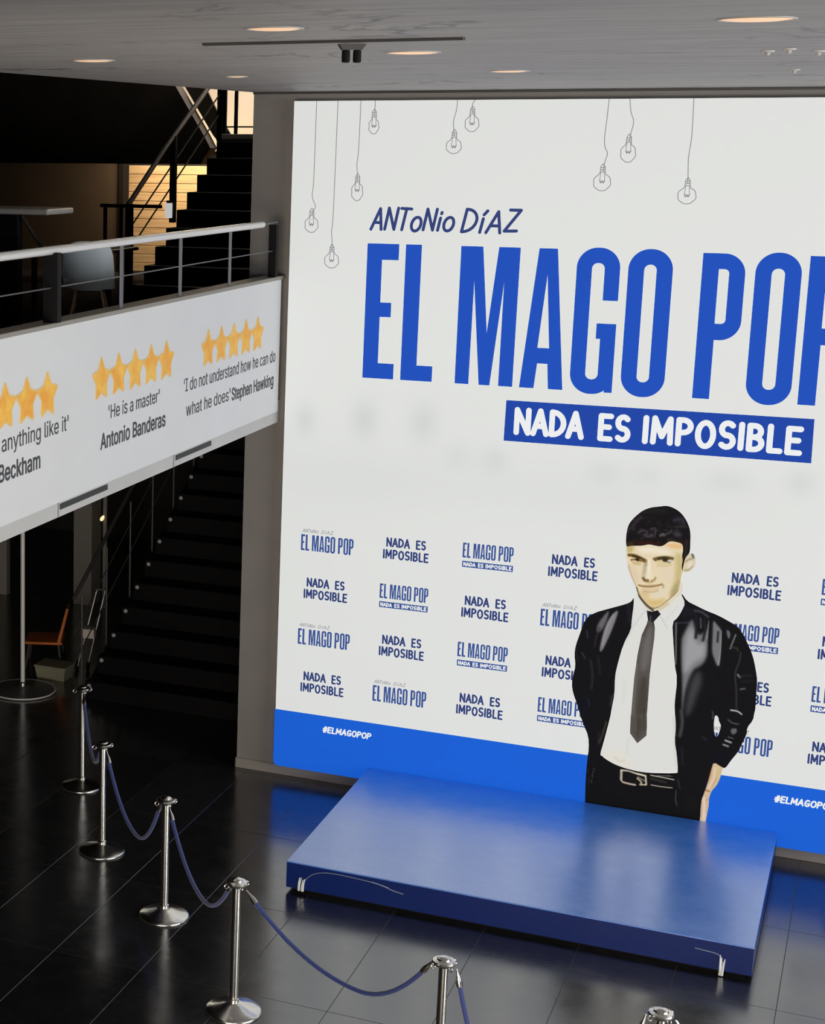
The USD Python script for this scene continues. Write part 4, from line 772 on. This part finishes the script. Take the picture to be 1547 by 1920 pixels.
for sx in (-.1, .03): obj('wheel', lathe([(0, -.012), (.05, -.012), (.055, 0), (.05, .012), (0, .012)], 18).apply_transform(trimesh.transformations.rotation_matrix(math.pi / 2, (0, 1, 0))).apply_translation((sx, .0, .055)), 'black', tl, 40)

# ------------------------------------------------------------------ upper level beyond the railing
ups = thing('upper_staircase', 'black staircase climbing to a half landing beyond the balcony railing', 'staircase')
UX, UY = -3.05, 3.30
SX = -2.97
for k in range(9):
    y = UY + RUN * k
    obj('step', cbx(SX, -0.02, y, y + RUN + .02, ZU + RISE * k - .05, ZU + RISE * (k + 1), .006), 'step', ups)
ZL = 6.13
obj('landing', bx(UX, -0.02, UY + RUN * 9, 6.86, ZL - 0.35, ZL - .04), 'step', ups)
obj('landing_edge', cbx(UX, -0.02, UY + RUN * 9 - .03, UY + RUN * 9 + .02, ZL - .09, ZL, .004), 'grey_metal', ups)
obj('handrail', tube([(UX, 3.32, 5.31), (UX, 4.43, 5.96), (UX, 5.55, 6.55), (UX, 6.28, 6.95)], .030, 10), 'rail_grey', ups, 40)
for q in (.30, .55):
    obj('middle_rail', tube([(UX, 3.32, 5.31 - q), (UX, 5.55, 6.55 - q), (UX, 6.28, 6.95 - q)], .010, 6), 'black', ups, 40)
for y, z1_ in ((3.36, 5.33), (4.70, 6.1), (6.28, 7.6)):
    obj('newel_post', cbx(UX - .035, UX + .035, y - .035, y + .035, ZU if y < 4 else ZU + (y - UY) * RISE / RUN, z1_, .004), 'black', ups)
for x in (-3.0, -2.85):
    obj('landing_post', cbx(x - .02, x + .02, 6.30, 6.34, ZL, 7.6, .003), 'black', ups)
obj('landing_rail', tube([(UX, 6.32, ZL + .09), (-0.02, 6.32, ZL + .09)], .010, 6), 'black', ups, 40)
# half-height rail before the foot of the stairs
gt = thing('stair_gate', 'small black metal gate frame at the foot of the upper stairs', 'gate', (-3.18, 3.2, ZU))
for x in (-.10, .10, .23): obj('upright', cbx(x - .018, x + .018, -.018, .018, 0, 1.13, .003), 'black', gt)
obj('top_bar', cbx(-.16, .60, -.018, .018, 1.09, 1.13, .003), 'black', gt)
obj('lower_bar', cbx(-.10, .23, -.012, .012, .70, .73, .003), 'black', gt)
# bulkhead, walls, warm panel
bh = on_wall(Polygon([(-8.9, 5.73), (-3.44, 5.74), (-3.30, 5.95), (-3.40, 6.12), (-3.81, 6.75), (-4.4, 7.7), (-8.9, 7.7)]), 6.85, 0.25)
tag(obj('stair_bulkhead', bh, 'bulkhead'), 'large black bulkhead under the next flight of stairs, upper left', 'bulkhead')
sf = on_wall(Polygon([(-3.78, 6.75), (-3.37, 6.12), (-3.02, 5.72), (-2.85, 5.72), (-3.30, 6.40), (-3.52, 6.80)]), 6.90, 0.035)
tag(obj('stair_stringer', sf, 'soffit_plaster'), 'sloping brown-grey stair stringer in front of the cream wall', 'stair stringer')
tag(obj('wall_cream', bx(-6.2, -0.02, 8.4, 8.5, 5.9, 9.3), 'cream_wall'), kind='structure')
tag(obj('wall_brown', bx(-9, -5.05, 7.75, 7.9, ZU, 6.9), 'brown_wall'), kind='structure')
tag(obj('trim_2', cbx(-5.10, -5.02, 7.70, 7.90, ZU, 6.9), 'carpet'), kind='structure')
wp = thing('timber_panel', 'warmly lit pale timber board panel behind the upper stairs', 'wall panel')
for k in range(12):
    z = ZU + k * 0.125
    obj('board', cbx(-5.15, -3.0, 7.95, 7.985 + .004 * (k % 2), z + .003, z + .122, .004), 'slat', wp)
obj('backing', bx(-5.15, -3.0, 7.99, 8.02, ZU, 5.78), 'dark_wall', wp)
area_light('stair_warm_lamp', 1.5, 0.3, (-3.95, 7.0, 5.95), (50, 0, 0), 25.0, (1.0, 0.74, 0.46))
area_light('landing_lamp', 2.6, 0.5, (-2.4, 7.6, 8.9), (38, 0, 0), 52.0, (1.0, 0.90, 0.78))
sg = thing('stair_notice', 'narrow white notice with added glow at the side of the upper stairs', 'sign')
obj('sheet', cbx(-3.12, -3.03, 4.62, 4.640, 5.12, 5.30, .002), 'notice_added_glow', sg)
obj('clip', cbx(-3.10, -3.05, 4.615, 4.645, 5.30, 5.33, .002), 'dark_grey', sg)

# furniture on the upper level
bt = thing('bar_table', 'high table with a thick pale top at the left edge of the upper level', 'table', (-2.98, 0.25, ZU))
obj('tabletop', rbx(-.75, .55, -.3, .3, 1.13, 1.19, .02), 'table_white', bt, 40)
obj('pedestal', cbx(-.22, .10, -.05, .05, 0.02, 1.13, .006), 'black', bt)
obj('brace', tube([(.12, 0, 1.10), (.62, 0, .42)], .018, 8), 'dark_grey', bt, 40)
obj('foot', cbx(-.45, .45, -.22, .22, 0, .03, .006), 'black', bt)
lt = thing('low_table', 'dim dark wooden table behind the railing, left of the pale chair', 'table', (-2.75, 1.55, ZU))
obj('tabletop', cbx(-.55, .45, -.35, .35, .70, .74, .008), 'table_dark', lt)
for sx in (-.48, .38):
    for sy in (-.28, .28): obj('leg', cbx(sx - .025, sx + .025, sy - .025, sy + .025, 0, .70, .004), 'black', lt)
def shell_chair(loc, rz):
    t = thing('shell_chair', 'pale grey plastic shell chair with splayed wooden legs behind the railing', 'chair', loc, rz)
    nu, nv = 17, 22; V = []
    for i in range(nv):
        s = i / (nv - 1)
        for j in range(nu):
            u = -1 + 2 * j / (nu - 1)
            if s < .45:
                q = s / .45; y = -.22 + .40 * q; z = .44 - .03 * math.sin(q * 3.1) ; w = .19 + .05 * math.sin(q * 2.6)
                z += .09 * abs(u) ** 3 * (.4 + q * .8)
            else:
                q = (s - .45) / .55; y = .18 + .07 * math.sin(q * 1.5) ; z = .44 + .46 * q - .03 * math.sin((1 - q) * 1.5) * (1 - q); w = .245 - .03 * q ** 3
                y -= .12 * abs(u) ** 2.2 * (1 - .6 * q)
            if s > .85: z -= .06 * abs(u) ** 3 * (s - .85) / .15
            V.append((u * w, y, z))
    F = [(i * nu + j, i * nu + j + 1, (i + 1) * nu + j + 1, (i + 1) * nu + j) for i in range(nv - 1) for j in range(nu - 1)]
    V = np.array(V); F = np.array(F)
    tri = np.vstack([F[:, [0, 1, 2]], F[:, [0, 2, 3]]]); m = trimesh.Trimesh(V, tri, process=False)
    n = np.array(m.vertex_normals); V2 = V - n * .012; k = len(V)
    edge = [j for j in range(nu)] + [i * nu + nu - 1 for i in range(1, nv)] + [(nv - 1) * nu + j for j in range(nu - 2, -1, -1)] + [i * nu for i in range(nv - 2, 0, -1)]
    rim = []
    for a, b in zip(edge, edge[1:] + edge[:1]): rim += [(a, a + k, b + k), (a, b + k, b)]
    full = trimesh.Trimesh(np.vstack([V, V2]), np.vstack([tri, tri[:, ::-1] + k, np.array(rim)]), process=False); full.fix_normals()
    obj('shell', full, 'chair_shell', t, 60)
    for sx in (-1, 1):
        for sy in (-1, 1): obj('leg', tube([(.12 * sx, .0 + .12 * sy, .42), (.21 * sx, .22 * sy, 0)], [.016, .010], 8), 'chair_leg', t, 40)
    for sx in (-1, 1): obj('cross_brace', tube([(.15 * sx, .15, .3), (-.15 * sx, -.15, .3)], .005, 6), 'dark_grey', t)
    return t
shell_chair((-2.06, 0.12, ZU), 200)
